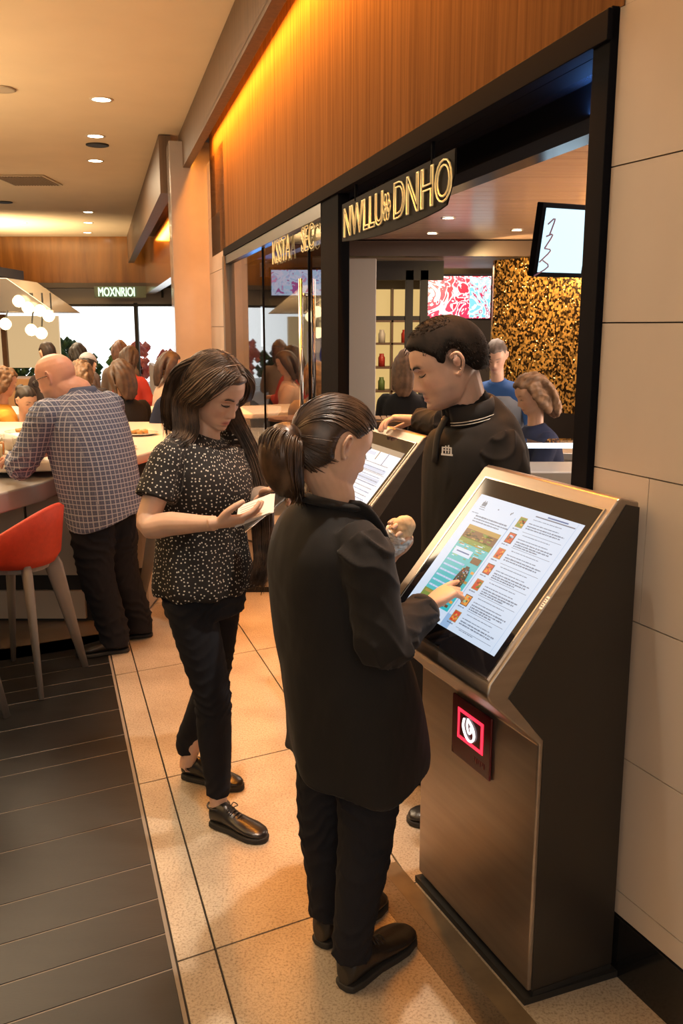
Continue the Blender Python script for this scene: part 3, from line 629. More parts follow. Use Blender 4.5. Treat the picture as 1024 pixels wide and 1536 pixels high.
def make_shoe(parent, root, heel, toe, m, ms, sc=1, laces=True, voxel=.004):
    me = bake([shoegeo(heel, toe, sc)], voxel, 3); sh = finish(me, 'shoe', m, parent, root)
    mb = MB(); mb.prism(*solegeo(heel, toe, sc)); mb.build('sole', ms, sh, root=root, bevel=.006)
    if laces:
        heel, toe = np.array(heel, float), np.array(toe, float); d = unit(toe-heel); L = np.linalg.norm(toe-heel); s = np.array([d[1], -d[0], 0]); mb = MB()
        for k in range(4):
            t = .36+k*.055; h = np.interp(t, [.3, .42, .58], [.090, .068, .052])*sc+.014
            mb.tube([heel+d*t*L+s*.022*sc+np.array([0, 0, h-.010]), heel+d*(t+.01)*L+np.array([0, 0, h+.003]), heel+d*t*L-s*.022*sc+np.array([0, 0, h-.010])], .0022, 6, k=3)
        b = heel+d*.36*L+np.array([0, 0, .088*sc+.010])
        for q in (1, -1): mb.tube([b, b+s*.018*q+np.array([0, 0, .008]), b+s*.030*q+d*.01-np.array([0, 0, .006]), b+s*.008*q+d*.012], .0018, 6, k=4)
        mb.build('laces', m_matblack, sh, root=root, smooth=True)
    return sh
def strands(name, paths, rad, m, parent, root, jit=.003, seed=1, k=4, sides=4):
    mb_v = []; mb_f = []; r_ = np.random.RandomState(seed)
    for p in paths:
        p = catmull(p, k); n_ = len(p); t = np.linspace(0, 1, n_); ph = r_.rand(3)*6; amp = jit*r_.rand()
        p = p+np.stack([np.sin(t*5+ph[0]), np.sin(t*6+ph[1]), np.sin(t*4+ph[2])], 1)*amp
        rr = rad*np.clip(np.minimum(t*8+.5, (1-t)*5+.25), 0, 1)*(.7+.6*r_.rand())
        v, f = tubegeo(p, [(a*1.6, a*.7) for a in rr], sides); b = len(mb_v); mb_v += list(v); mb_f += [tuple(i+b for i in q) for q in f]
    me = bpy.data.meshes.new(name); me.from_pydata([tuple(np.array(q)-np.array(root)) for q in mb_v], [], mb_f)
    me.polygons.foreach_set('use_smooth', [True]*len(mb_f)); me.materials.append(m)
    o = bpy.data.objects.new(name, me); COL.objects.link(o); o.parent = parent; return o
def haircap(Fm, c, sc, hairline, thick=.012, rx=.079, ry=.107, rz=.104, cy=-.010, cz=.014, N=64):
    """closed shell over the skull that dips under the skin where hairline(x,y,z) < 0"""
    v = []; f = []
    for i in range(N+1):
        ph = math.pi*i/N
        for j in range(N):
            a = 2*math.pi*j/N; u = np.array([math.sin(ph)*math.sin(a), math.sin(ph)*math.cos(a), math.cos(ph)])
            p = np.array([u[0]*rx, cy+u[1]*ry, cz+u[2]*rz]); h_ = hairline(p)
            e_ = math.hypot((p[1]+.014)/.024, (p[2]-.0)/.036)-1 if abs(p[0]) > .05 else 1; h_ = min(h_, e_*.03)
            m = 1/(1+math.exp(-np.clip(h_/.0035, -50, 50))); th_ = thick*(.35+.65*min(1, max(0, e_/.8))); k = 1+(th_/.09)*m-(1-m)*.30
            v.append((p[0]*k, cy+(p[1]-cy)*k, cz+(p[2]-cz)*k))
    for i in range(N):
        for j in range(N): q, w_ = i*N+j, i*N+(j+1) % N; f.append((q, q+N, w_+N, w_))
    return xf((np.array(v), f), Fm, c, sc)
def hsurf(u, off=0, rx=.079, ry=.107, rz=.104, cy=-.010, cz=.014):
    u = unit(u); k = 1+(.012+off)/.09; return np.array([u[0]*rx*k, cy+u[1]*ry*k, cz+u[2]*rz*k])

def skin_mat(name, rough=.48): return mat(name, (.6, .4, .3), rough, attr='Col', noise=.07, nscale=30, sss=.12, bump=.03, bscale=350)
m_skin = skin_mat('skin')
def cloth(name, col, rough=.85, bump=.08, bscale=500, noise=.12): return mat(name, col, rough, noise=noise, nscale=6, bump=bump, bscale=bscale, spec=.25)
def hair_mat(name, c1, c2, rough=.38):
    m = bpy.data.materials.new(name); n, l, b = nodes(m); t = n.new('ShaderNodeTexNoise'); t.inputs['Scale'].default_value = 22; t.inputs['Detail'].default_value = 4
    tc = n.new('ShaderNodeTexCoord'); l.new(tc.outputs['Object'], t.inputs[0]); r = n.new('ShaderNodeValToRGB')
    r.color_ramp.elements[0].position = .35; r.color_ramp.elements[0].color = (*c1, 1); r.color_ramp.elements[1].position = .68; r.color_ramp.elements[1].color = (*c2, 1)
    l.new(t.outputs[0], r.inputs[0]); l.new(r.outputs[0], b.inputs['Base Color']); b.inputs['Roughness'].default_value = rough; b.inputs['Specular IOR Level'].default_value = .6
    return m
def garment(name, parts, voxel, m, parent, root, bones=None, box=None, fold=0, foldk=(14, 2.0), smooth=4, noise=0, nk=9, uvscale=1, seed=0, cut=None, extra=None, shape=None):
    me = bake(parts, voxel, smooth); c = getco(me); n = getno(me); uv = None
    if shape is not None: c = shape(c); 
    if bones:
        s, a, rad, bi, JW = bonecoord(c, bones); uv = np.stack([a*rad+bi*.37, s], 1)*uvscale
        if box is not None: rb_, fb_ = box; uv = np.stack([np.where(np.abs(n@fb_) > np.abs(n@rb_)*.85, c@rb_, c@fb_), c[:, 2]], 1)
        if fold:
            ph = bi*1.7+seed; w1 = np.sin(s*foldk[0]*6+2.6*np.sin(a*foldk[1]+ph)+ph*2+3.0*fnoise(c, 9, 3)); amp = .5+.9*fnoise(c, 8, seed+5)
            c = c+n*((1-np.abs(w1))**1.3*fold*JW*np.clip(amp+.2, 0, 1.3))[:, None]
    if noise: cs = c*np.array([1, 1, .55]); c = c+n*(fnoise(cs, nk, seed+1)*noise+fnoise(cs, nk*2.6, seed+2)*noise*.35)[:, None]
    if extra is not None: c = extra(c, n)
    setco(me, c); return finish(me, name, m, parent, root, uv=uv)
def V(*a): return np.array(a, float)
Z3 = V(0, 0, 1)

SK_F = (.66, .40, .27); SK_M = (.66, .42, .31)
m_coat = cloth('black_coat_cloth', (.014, .0125, .012), .82); m_coat.node_tree.nodes['Principled BSDF'].inputs['Sheen Weight'].default_value = .05; m_pants = cloth('dark_trousers_cloth', (.012, .012, .016), .9)
m_leather = mat('black_leather', (.014, .012, .011), .28, bump=.05, bscale=120); m_rubber = mat('black_rubber', (.02, .018, .016), .7)
# ---------------------------------------------------------------- woman in the long black jacket
def woman_jacket():
    root = V(.07, 2.38, 0); pr = empty('person', root, 'person in a long black jacket with a low ponytail, tapping the nearest kiosk screen', 'person')
    T_ = frame(58); r, f = T_[0], T_[1]
    rt = V(.052, 2.215, 1.275); re_ = V(.112, 2.165, 1.010); rw = V(.230, 2.350, 1.050)
    ls = V(-.110, 2.50, 1.27); le = V(.02, 2.66, 1.05); lw = V(.150, 2.665, 1.115)
    hc = P(503, 668, 2.37); Fh = frame(60, 20, 0)
    hips = {'r': (V(.080, 2.305, .86), P(551, 1235, 2.285), V(.030, 2.218, .12)), 'l': (V(-.02, 2.44, .86), P(488, 1225, 2.42), V(-.040, 2.395, .12))}
    tors = [(V(.02, 2.375, .80), .17, .15), (V(-.015, 2.37, 1.0), .15, .125), (V(-.03, 2.365, 1.18), .16, .12), (V(-.03, 2.365, 1.27), .15, .10), (V(-.022, 2.36, 1.33), .07, .06)]
    parts = [rings(tors, r), tubegeo([V(-.03, 2.355, 1.28), V(-.02, 2.362, 1.36), hc-Fh[2]*.06-Fh[1]*.025, hc-Fh[1]*.02], [.062, .056, .056, .05], 20, k=4)]
    parts += head_parts(Fh, hc, 1.0, 'f', .004)+[arm(rt, re_, rw), arm(ls, le, lw)]
    for h, k_, a in hips.values(): parts.append(tubegeo([h, k_, a], [.08, .05, .035], 14, k=5))
    tip = V(.352, 2.412, 1.122); d = unit(tip-rw); n = V(.62, .30, -.70)
    parts += handgeo(rw, d+V(.05, .05, .02), n, side=1, point=True, sc=1.0, curls=[.28, .85, 1.0, 1.05], thumb=.6)
    dl = unit(V(.45, -.25, .85)); nl = unit(V(-.6, -.75, .0)); parts += handgeo(lw, dl, nl, side=-1, sc=1.0, curl=.8, thumb=.8)
    me = bake(parts, .0034, 2); c = getco(me); finish(me, 'body', m_skin, pr, root, col=headcolor(c, Fh, hc, 1.0, SK_F, (.05, .03, .02), (.5, .16, .13)))
    facedetail(Fh, hc, 1.0, pr, root)
    # trousers and shoes
    tp = [rings([(V(.03, 2.375, .93), .15, .13), (V(.03, 2.375, .80), .17, .15), (V(.03, 2.375, .72), .14, .13)], r)]; bones = []
    for h, k_, a in hips.values():
        tp.append(tubegeo([h, h*.5+k_*.5, k_, k_*.55+a*.45, a+V(0, 0, .02), a-V(0, 0, .035)], [.095, .098, .080, .069, .054, .058], 24, k=4)); bones += [(h, k_, -f, .09), (k_, a, -f, .07)]
    garment('trousers', tp, .006, m_pants, pr, root, bones, fold=.007, foldk=(9, 1.5), noise=.004)
    make_shoe(pr, root, (.004, 2.172, 0), (.208, 2.405, 0), m_leather, m_rubber, 1.12); make_shoe(pr, root, (-.068, 2.352, 0), (.132, 2.572, 0), m_leather, m_rubber, 1.12)
    # jacket
    cr = [(V(.045, 2.375, .565), .205, .185), (V(.043, 2.375, .62), .205, .185), (V(.020, 2.372, .80), .200, .175), (V(-.008, 2.37, .95), .185, .160), (V(-.026, 2.368, 1.08), .185, .150), (V(-.036, 2.365, 1.19), .190, .145), (V(-.036, 2.362, 1.265), .178, .118), (V(-.030, 2.36, 1.315), .120, .088), (V(-.024, 2.36, 1.350), .070, .066)]
    jp = [rings(cr, r, 2.4, 48)]
    bones = [(V(.02, 2.37, .5), V(-.03, 2.365, 1.3), f, .17), (rt, re_, f, .055), (re_, rw, r, .05), (ls, le, f, .055), (le, lw, r, .05)]
    jp.append(tubegeo([rt-r*.05+V(0, 0, .0), rt*.8+re_*.2, rt*.4+re_*.6, re_, re_*.6+rw*.4, re_*.22+rw*.78, re_*.10+rw*.90], [.060, .069, .068, .066, .060, .052, .050], 28, k=4))
    jp.append(tubegeo([ls+V(.02, -.03, .005), ls*.5+le*.5, le, le*.3+lw*.7, le*.15+lw*.85], [.066, .066, .06, .048, .046], 24, k=4))
    def ex(c, n):
        z = c[:, 2]; a = np.arctan2((c-V(.02, 2.37, 0))@r, (c-V(.02, 2.37, 0))@f); low = np.clip((.95-z)/.35, 0, 1)
        c = c+n*(low*.012*np.sin(a*5+1.2*np.sin(z*6)))[:, None]
        hem = np.clip((.66-z)/.1, 0, 1); c[:, 2] += hem*.030*np.sin(a*2+.6)
        side = (c-V(.05, 2.37, 0))@f; c[:, 2] -= hem*.06*np.clip(side/.15, -1, 1)*.4
        return c
    jk = garment('jacket', jp, .0055, m_coat, pr, root, bones, fold=.012, foldk=(6, 1.3), noise=.008, nk=8, extra=ex, smooth=8)
    # collar standing round the neck and lapel down the front
    nc = V(-.022, 2.36, 1.345); pts = []
    for a in np.linspace(-150, 150, 15): A = R(a); pts.append(nc-f*math.cos(A)*.078+r*math.sin(A)*.078+V(0, 0, .018*math.cos(A)-.004))
    mb = MB(); mb.tube(pts, [(.011, .026)]*15, 12, side=Z3, k=3); mb.build('collar', m_coat, jk, root=root, smooth=True)
    mb = MB()
    for s in (1, -1):
        b0 = nc+r*s*.072+V(0, 0, -.004); mb.tube([b0, b0+f*.05+r*s*.02-V(0, 0, .02), b0+f*.105+r*s*.012-V(0, 0, .10), nc+f*.150+r*s*.05-V(0, 0, .22), nc+f*.165+r*s*.03-V(0, 0, .34)], [(.012, .022), (.013, .030), (.012, .034), (.010, .030), (.006, .012)], 12, side=f, k=4)
    mb.build('lapel', m_coat, jk, root=root, smooth=True)
    mb = MB(); q = re_*.15+rw*.85; d_ = unit(rw-re_); mb.tube([q-d_*.012, q+d_*.004, q+d_*.018], [.050, .0525, .050], 28); mb.build('cuff', m_coat, jk, root=root, smooth=True)
    # hair
    hm = hair_mat('dark_brown_hair', (.022, .012, .007), (.10, .052, .026))
    HL = lambda p: p[2]-np.interp(p[1], [-.12, -.05, -.022, -.005, .03, .06, .09], [-.085, -.070, -.035, .008, .038, .060, .066])
    back, dn = -Fh[1], V(0, 0, -1); tie = xf((np.array([[0, -.120, -.008]]), []), Fh, hc)[0][0]
    pony = [tie, tie+back*.030+dn*.010, tie+back*.048+dn*.050, tie+back*.045+dn*.100, tie+back*.028+dn*.140, tie+back*.012+dn*.162]
    me = bake([haircap(Fh, hc, 1.0, HL, .013), tubegeo(pony, [(.018, .018), (.050, .040), (.068, .054), (.062, .054), (.040, .038), (.010, .012)], 20, side=Fh[0], k=4)], .004, 4)
    hr = finish(me, 'hair', hm, pr, root)
    rs = np.random.RandomState(4); paths = []; tl = np.array([0, -.120, -.008])
    for i in range(900):
        y = rs.uniform(-.11, .085); s = rs.choice([-1, 1]); zz = HL((0, y, 0)); zz = -zz
        u = np.array([s*math.sqrt(max(0.0, 1-min(.99, (y/.1)**2-0)))*.085*rs.uniform(.25, 1), y, zz+.006+abs(rs.normal())*.03])
        u0 = unit(u-np.array([0, -.01, .014])); u1 = unit(tl-np.array([0, -.01, .014])); off = rs.uniform(.000, .004); p = []; 
        for t in np.linspace(0, 1, 7): q = hsurf(u0*(1-t)+u1*t+Z3*.35*math.sin(math.pi*t)*(0 if u0[2] < .1 else .6), off*(1-t*.5)); p.append(q)
        if any(abs(q[0]) > .05 and math.hypot((q[1]+.014)/.026, (q[2]+.002)/.040) < 1 for q in p): continue
        p = xf((np.array(p), []), Fh, hc)[0]; paths.append(p)
    strands('hair_strands', paths, .0013, hm, hr, root, .002)
    paths = []
    for i in range(480):
        a = rs.uniform(0, 6.28); k_ = math.sqrt(rs.uniform(.55, 1.05)); p = []
        for c_, (ra, rb) in zip(pony, [(.018, .018), (.052, .042), (.071, .057), (.065, .057), (.046, .042), (.024, .024)]): p.append(np.array(c_)+Fh[0]*math.cos(a)*ra*k_+unit(back+Z3*.3)*math.sin(a)*rb*k_)
        p[-1] = p[-1]+rs.normal(size=3)*.010; paths.append(p)
    strands('ponytail_strands', paths, .0013, hm, hr, root, .004, 5)
    mb = MB(); c0 = tie+back*.004; mb.tube([c0+Fh[0]*.021*math.cos(a)+Fh[2]*.021*math.sin(a) for a in np.linspace(0, 6.5, 16)], .0045, 8); mb.build('hair_tie', m_matblack, hr, root=root, smooth=True)
    # wrapped sandwich in the left hand
    sc_ = lw+dl*.085+nl*.030
    ws = empty('wrapped_sandwich', sc_-dl*.05, 'half wrapped pale sandwich held up beside the kiosk screen', 'sandwich'); rr_ = ws.location
    me = bake([tubegeo([sc_-dl*.05, sc_-dl*.02, sc_+dl*.025, sc_+dl*.055, sc_+dl*.072], [(.024, .020), (.033, .026), (.036, .028), (.028, .022), (.008, .008)], 20, k=4)], .003, 2); c = getco(me); setco(me, c+getno(me)*(fnoise(c, 60, 3)*.003)[:, None])
    finish(me, 'bread', mat('bread_crust', (.72, .47, .25), .6, noise=.3, nscale=40), ws, rr_)
    me = bake([tubegeo([sc_-dl*.075, sc_-dl*.05, sc_-dl*.01, sc_+dl*.012], [(.016, .014), (.031, .027), (.040, .033), (.044, .037)], 20, k=4)], .003, 1); c = getco(me); setco(me, c+getno(me)*(np.abs(fnoise(c, 90, 4))*.007)[:, None])
    finish(me, 'wrapper', mat('silver_paper_wrapper', (.72, .68, .64), .3, .25, noise=.3, nscale=60), ws, rr_)
woman_jacket()
# ---------------------------------------------------------------- woman in the spotted blouse
def spotted(name):
    m = bpy.data.materials.new(name); n, l, b = nodes(m); uv = n.new('ShaderNodeUVMap'); uv.uv_map = 'UV'
    vo = n.new('ShaderNodeTexVoronoi'); vo.voronoi_dimensions = '2D'; vo.inputs['Scale'].default_value = 66; vo.inputs['Randomness'].default_value = .8; l.new(uv.outputs[0], vo.inputs[0])
    lt = n.new('ShaderNodeMath'); lt.operation = 'LESS_THAN'; lt.inputs[1].default_value = .165; l.new(vo.outputs[0], lt.inputs[0])
    mx = n.new('ShaderNodeMix'); mx.data_type = 'RGBA'; mx.inputs[6].default_value = (.016, .013, .012, 1); mx.inputs[7].default_value = (.62, .58, .50, 1)
    l.new(lt.outputs[0], mx.inputs[0]); l.new(mx.outputs[2], b.inputs['Base Color']); b.inputs['Roughness'].default_value = .75; b.inputs['Specular IOR Level'].default_value = .3; return m
def plaid(name):
    m = bpy.data.materials.new(name); n, l, b = nodes(m); uv = n.new('ShaderNodeUVMap'); uv.uv_map = 'UV'; sp = n.new('ShaderNodeSeparateXYZ'); l.new(uv.outputs[0], sp.inputs[0])
    def M(op, a, v=None, w=None):
        q = n.new('ShaderNodeMath'); q.operation = op
        for i, x in enumerate((a, v, w)):
            if x is None: continue
            if isinstance(x, (int, float)): q.inputs[i].default_value = x
            else: l.new(x, q.inputs[i])
        return q.outputs[0]
    def lines(c, per, w): return M('LESS_THAN', M('ABSOLUTE', M('SUBTRACT', M('FRACT', M('DIVIDE', c, per)), .5)), w)
    a = M('MAXIMUM', lines(sp.outputs[0], .026, .075), lines(sp.outputs[1], .026, .075)); a2 = M('MAXIMUM', lines(sp.outputs[0], .0087, .11), lines(sp.outputs[1], .0087, .11))
    mx = n.new('ShaderNodeMix'); mx.data_type = 'RGBA'; mx.inputs[6].default_value = (.085, .10, .17, 1); mx.inputs[7].default_value = (.17, .19, .27, 1); l.new(a2, mx.inputs[0])
    my = n.new('ShaderNodeMix'); my.data_type = 'RGBA'; l.new(mx.outputs[2], my.inputs[6]); my.inputs[7].default_value = (.46, .48, .56, 1); l.new(a, my.inputs[0])
    l.new(my.outputs[2], b.inputs['Base Color']); b.inputs['Roughness'].default_value = .85; b.inputs['Specular IOR Level'].default_value = .2; return m
def woman_blouse():
    root = V(-.47, 3.15, 0); pr = empty('person', root, 'person in a black blouse with small white dots reading papers, long loose brown hair', 'person')
    T_ = frame(122); r, f = T_[0], T_[1]
    rt = V(-.578, 3.010, 1.385); re_ = P(222, 786, 2.92); rw = P(322, 785, 2.80)
    ls = V(-.395, 3.29, 1.39); le = V(-.30, 3.33, 1.16); lw = P(392, 752, 3.12)
    hc = P(323, 588, 3.13); Fh = frame(121, 27, -3); hs = 1.04
    hips = {'r': (V(-.545, 3.075, .86), P(318, 1040, 3.04), V(-.452, 3.022, .10)), 'l': (V(-.455, 3.225, .86), V(-.50, 3.30, .47), V(-.615, 3.350, .10))}
    bc = lambda z, dx=0, dy=0: V(-.498+dx, 3.15+dy, z)
    tors = [(bc(.80), .14, .12), (bc(1.0), .125, .10), (bc(1.18), .135, .11), (bc(1.34), .15, .095), (bc(1.41, .01), .07, .06)]
    nb = bc(1.42, .02)
    parts = [rings(tors, r), tubegeo([bc(1.36, .01), nb, nb*.45+(hc-Fh[2]*.06)*.55-Fh[1]*.012, hc-Fh[2]*.055-Fh[1]*.025, hc-Fh[1]*.02], [.062, .052, .050, .050, .05], 20, k=4)]
    parts += head_parts(Fh, hc, hs, 'f')+[arm(rt, re_, rw, .045, .040, .025), arm(ls, le, lw, .045, .038, .025)]
    for h, k_, a in hips.values(): parts.append(tubegeo([h, k_, a, a-V(0, 0, .03)], [.08, .05, .033, .033], 14, k=5))
    d = unit(V(.95, .12, .10)); n = V(-.05, .45, .85); parts += handgeo(rw, d, n, side=1, curl=.38, thumb=.45, sc=1.02)
    dl = unit(V(.62, -.30, .35)); nl = unit(V(.4, .1, -.9)); parts += handgeo(lw, dl, V(-.2, -.8, -.5), side=-1, curl=.55, thumb=.6)
    me = bake(parts, .0033, 2); c = getco(me); finish(me, 'body', m_skin, pr, root, col=headcolor(c, Fh, hc, hs, (.66, .42, .30), (.045, .024, .014), (.52, .15, .13)))
    facedetail(Fh, hc, hs, pr, root)
    tp = [rings([(bc(.98), .135, .11), (bc(.86), .155, .13), (bc(.78), .14, .125)], r)]; bones = []
    for h, k_, a in hips.values():
        tp.append(tubegeo([h, h*.5+k_*.5, k_, k_*.6+a*.4, a+V(0, 0, .08), a+V(0, 0, .025)], [.088, .080, .064, .062, .046, .042], 24, k=4)); bones += [(h, k_, -f, .08), (k_, a, -f, .05)]
    garment('trousers', tp, .005, m_pants, pr, root, bones, fold=.005, foldk=(12, 1.5), noise=.002)
    for h_, t_ in (((-.478, 3.03, 0), (-.268, 2.905, 0)), ((-.645, 3.385, 0), (-.392, 3.275, 0))): make_shoe(pr, root, h_, t_, m_leather, m_rubber, .95)
    br = [(bc(.868), .185, .160), (bc(.91), .187, .162), (bc(1.02), .170, .148), (bc(1.13), .165, .145, ), (bc(1.24, .012, -.006), .175, .155), (bc(1.32, .004), .178, .130), (bc(1.385), .165, .098), (bc(1.418, .006), .118, .078), (bc(1.435, .012), .085, .070)]
    sp = [rings(br, r, 2.4, 44)]
    for s, e in ((rt, re_), (ls, le)):
        dd = unit(e-s); s0 = s*.72+bc(1.36)*.28; sp.append(tubegeo([s0, s*.97+bc(1.36)*.03+dd*.02, s+dd*.08, s+dd*.135, s+dd*.165], [.052, .060, .064, .069, .069], 26, k=4))
    bones = [(bc(.80), bc(1.42), -f, .165), (rt+V(0, 0, .02), re_, f, .06), (ls, le, f, .06)]
    def ex(c, n):
        z = c[:, 2]; a = np.arctan2((c-bc(0))@r, (c-bc(0))@f); low = np.clip((1.15-z)/.25, 0, 1)*(np.linalg.norm((c-bc(0))[:, :2], axis=1) < .25)
        return c+n*(low*.006*np.sin(a*9+1.5*np.sin(z*9)))[:, None]
    bl = garment('blouse', sp, .0045, spotted('spotted_fabric'), pr, root, bones, noise=.004, nk=9, extra=ex)
    # hair
    hm = hair_mat('long_brown_hair', (.030, .016, .009), (.14, .080, .045), .42)
    HL = lambda p: p[2]-np.interp(p[1], [-.12, -.05, -.02, .0, .03, .055, .075, .09], [-.12, -.11, -.07, -.035, .02, .05, .066, .068])
    L = lambda *q: xf((np.array([q], float), []), Fh, hc, hs)[0][0]
    curt = [([L(.030, .030, .104), L(.078, .020, .066), L(.096, -.004, .010), L(.098, -.028, -.050), P(278, 648, 3.06), P(262, 672, 3.02)], [(.030, .016), (.046, .018), (.050, .020), (.050, .020), (.045, .018), (.018, .008)]),
            ([L(-.030, .030, .104), L(-.080, .030, .064), L(-.100, .020, .005), L(-.108, -.01, -.075), P(378, 690, 3.24), P(392, 760, 3.20), P(394, 830, 3.13), P(388, 868, 3.10)], [(.030, .016), (.048, .018), (.052, .020), (.05, .022), (.044, .020), (.042, .020), (.030, .016), (.010, .006)]),
            ([L(0, -.06, .100), L(0, -.115, .03), L(0, -.125, -.06), L(0, -.11, -.14), L(0, -.095, -.20)], [(.05, .02), (.09, .025), (.095, .03), (.085, .03), (.05, .015)])]
    gs = [haircap(Fh, hc, hs, HL, .014)]; sides = [Fh[1], Fh[1], Fh[0]]
    for (p_, r_), sd in zip(curt, sides): gs.append(tubegeo(p_, r_, 20, side=sd, k=4))
    me = bake(gs, .004, 4); hr = finish(me, 'hair', hm, pr, root)
    rs = np.random.RandomState(9); paths = []
    for (p_, r_), sd, cnt in zip(curt, sides, (520, 620, 300)):
        for i in range(cnt):
            a = rs.uniform(0, 6.28); k_ = math.sqrt(rs.uniform(.6, 1.15)); q = []
            T = np.gradient(np.array(p_), axis=0)
            for c_, (ra, rb), t_ in zip(p_, r_, T):
                t_ = unit(t_); A = unit(sd-t_*np.dot(sd, t_)); B = np.cross(t_, A); q.append(np.array(c_)+A*math.cos(a)*ra*k_+B*math.sin(a)*rb*k_*1.05)
            q[-1] = q[-1]+rs.normal(size=3)*.014+V(0, 0, -abs(rs.normal())*.012); paths.append(q)
    strands('hair_strands', paths, .0013, hm, hr, root, .004, 2)
    paths = []
    for i in range(700):                 # from the parting over the skull to both sides and the back
        y = rs.uniform(-.10, .075); sgn = rs.choice([-1, 1]); u0 = unit(V(sgn*.004, y, .10 if y < .04 else .085)); u1 = unit(V(sgn*.09, y-.05+rs.normal()*.01, rs.uniform(-.05, .02)))
        u1 = unit(V(sgn*.085, min(y*.5-.035, .02), -.02+.02*rs.normal())); q = [hsurf(unit(u0*(1-t)+u1*t), rs.uniform(0, .003), thick_) for t in np.linspace(0, 1, 6)] if False else [hsurf(unit(u0*(1-t)+u1*t), .002+rs.uniform(0, .003)) for t in np.linspace(0, 1, 6)]
        paths.append(xf((np.array(q), []), Fh, hc, hs)[0])
    strands('parting_strands', paths, .0013, hm, hr, root, .002, 3)
    # papers and dark folder held in front
    fo = empty('folder', P(400, 775, 2.96), 'black folder slanting up behind the white papers held by the spotted blouse', 'folder'); ro = fo.location
    A, B = P(352, 796, 2.84), P(446, 728, 3.02); up_ = unit(V(-.45, .55, .70)); ax = unit(B-A); nn_ = unit(np.cross(ax, up_))
    def slab(nm, a, b, hgt, th, m, par, rootv, off=0, tip=0):
        x = unit(b-a); n_ = unit(np.cross(x, up_)); u_ = np.cross(n_, x); mb = MB(); mb.prism([a+n_*off, b+n_*off, b+n_*off+u_*hgt, a+n_*off+u_*hgt*(1-tip)], n_*th); return mb.build(nm, m, par, root=rootv, bevel=.0012)
    mb = MB(); w_ = unit(V(.25, -.62, -.60)); A1, B1 = P(366, 794, 2.90), P(443, 731, 3.04)
    mb.prism([A1, B1, B1+w_*.012, A1+w_*.012], unit(V(-.1, .9, .25))*.15); mb.build('cover', mat('folder_black', (.02, .02, .02), .35), fo, root=ro, bevel=.002)
    A2, B2 = A1+w_*.011, B1+w_*.011-V(.01, 0, .01); mb = MB(); mb.prism([A2, B2, B2+w_*.003, A2+w_*.003], unit(V(-.1, .9, .25))*.145); mb.build('inner_sheet', mat('paper_white', (.75, .72, .68), .6), fo, root=ro)
    pa = empty('printed_papers', P(385, 785, 2.88), 'white folded papers held in the hands of the spotted blouse', 'papers'); rp = pa.location
    mpaper = MATS['paper_white']; c0 = P(352, 792, 2.80); ex_ = unit(V(.88, .30, .30)); ey_ = unit(V(-.15, .75, .45)); nz_ = np.cross(ex_, ey_)
    for k in range(3):
        o_ = c0+nz_*(.003*k)+ex_*.004*k; mb = MB(); mb.prism([o_, o_+ex_*(.135-.01*k), o_+ex_*(.15-.01*k)+ey_*.085, o_+ex_*.02+ey_*.085], nz_*.0016); sh = mb.build('sheet', mpaper, pa, root=rp)
    mb = MB(); rr = random.Random(2)
    for k in range(7):
        o_ = c0+nz_*.0079+ex_*.026+ey_*(.010+k*.010); mb.prism([o_, o_+ex_*rr.uniform(.05, .085), o_+ex_*.05+ey_*.002, o_+ey_*.002], nz_*.0003)
    mb.build('print', mat('print_grey', (.3, .3, .32), .6), sh, root=rp)
    # thin pale sleeve wrap hanging over the far forearm
    mb = MB(); mb.tube([ls*.35+le*.65, le, le*.5+lw*.5, lw*.85+le*.15], [.055, .060, .058, .050], 22, k=4); mb.build('sheer_sleeve', mat('sheer_fabric', (.30, .25, .20), .8), bl, root=root, smooth=True)
    mb = MB(); mb.tube([hips['r'][2]+V(.040*math.cos(a), .040*math.sin(a), -.02) for a in np.linspace(0, 6.29, 18)], .004, 6); mb.build('ankle_strap', m_leather, pr, root=root, smooth=True)
woman_blouse()
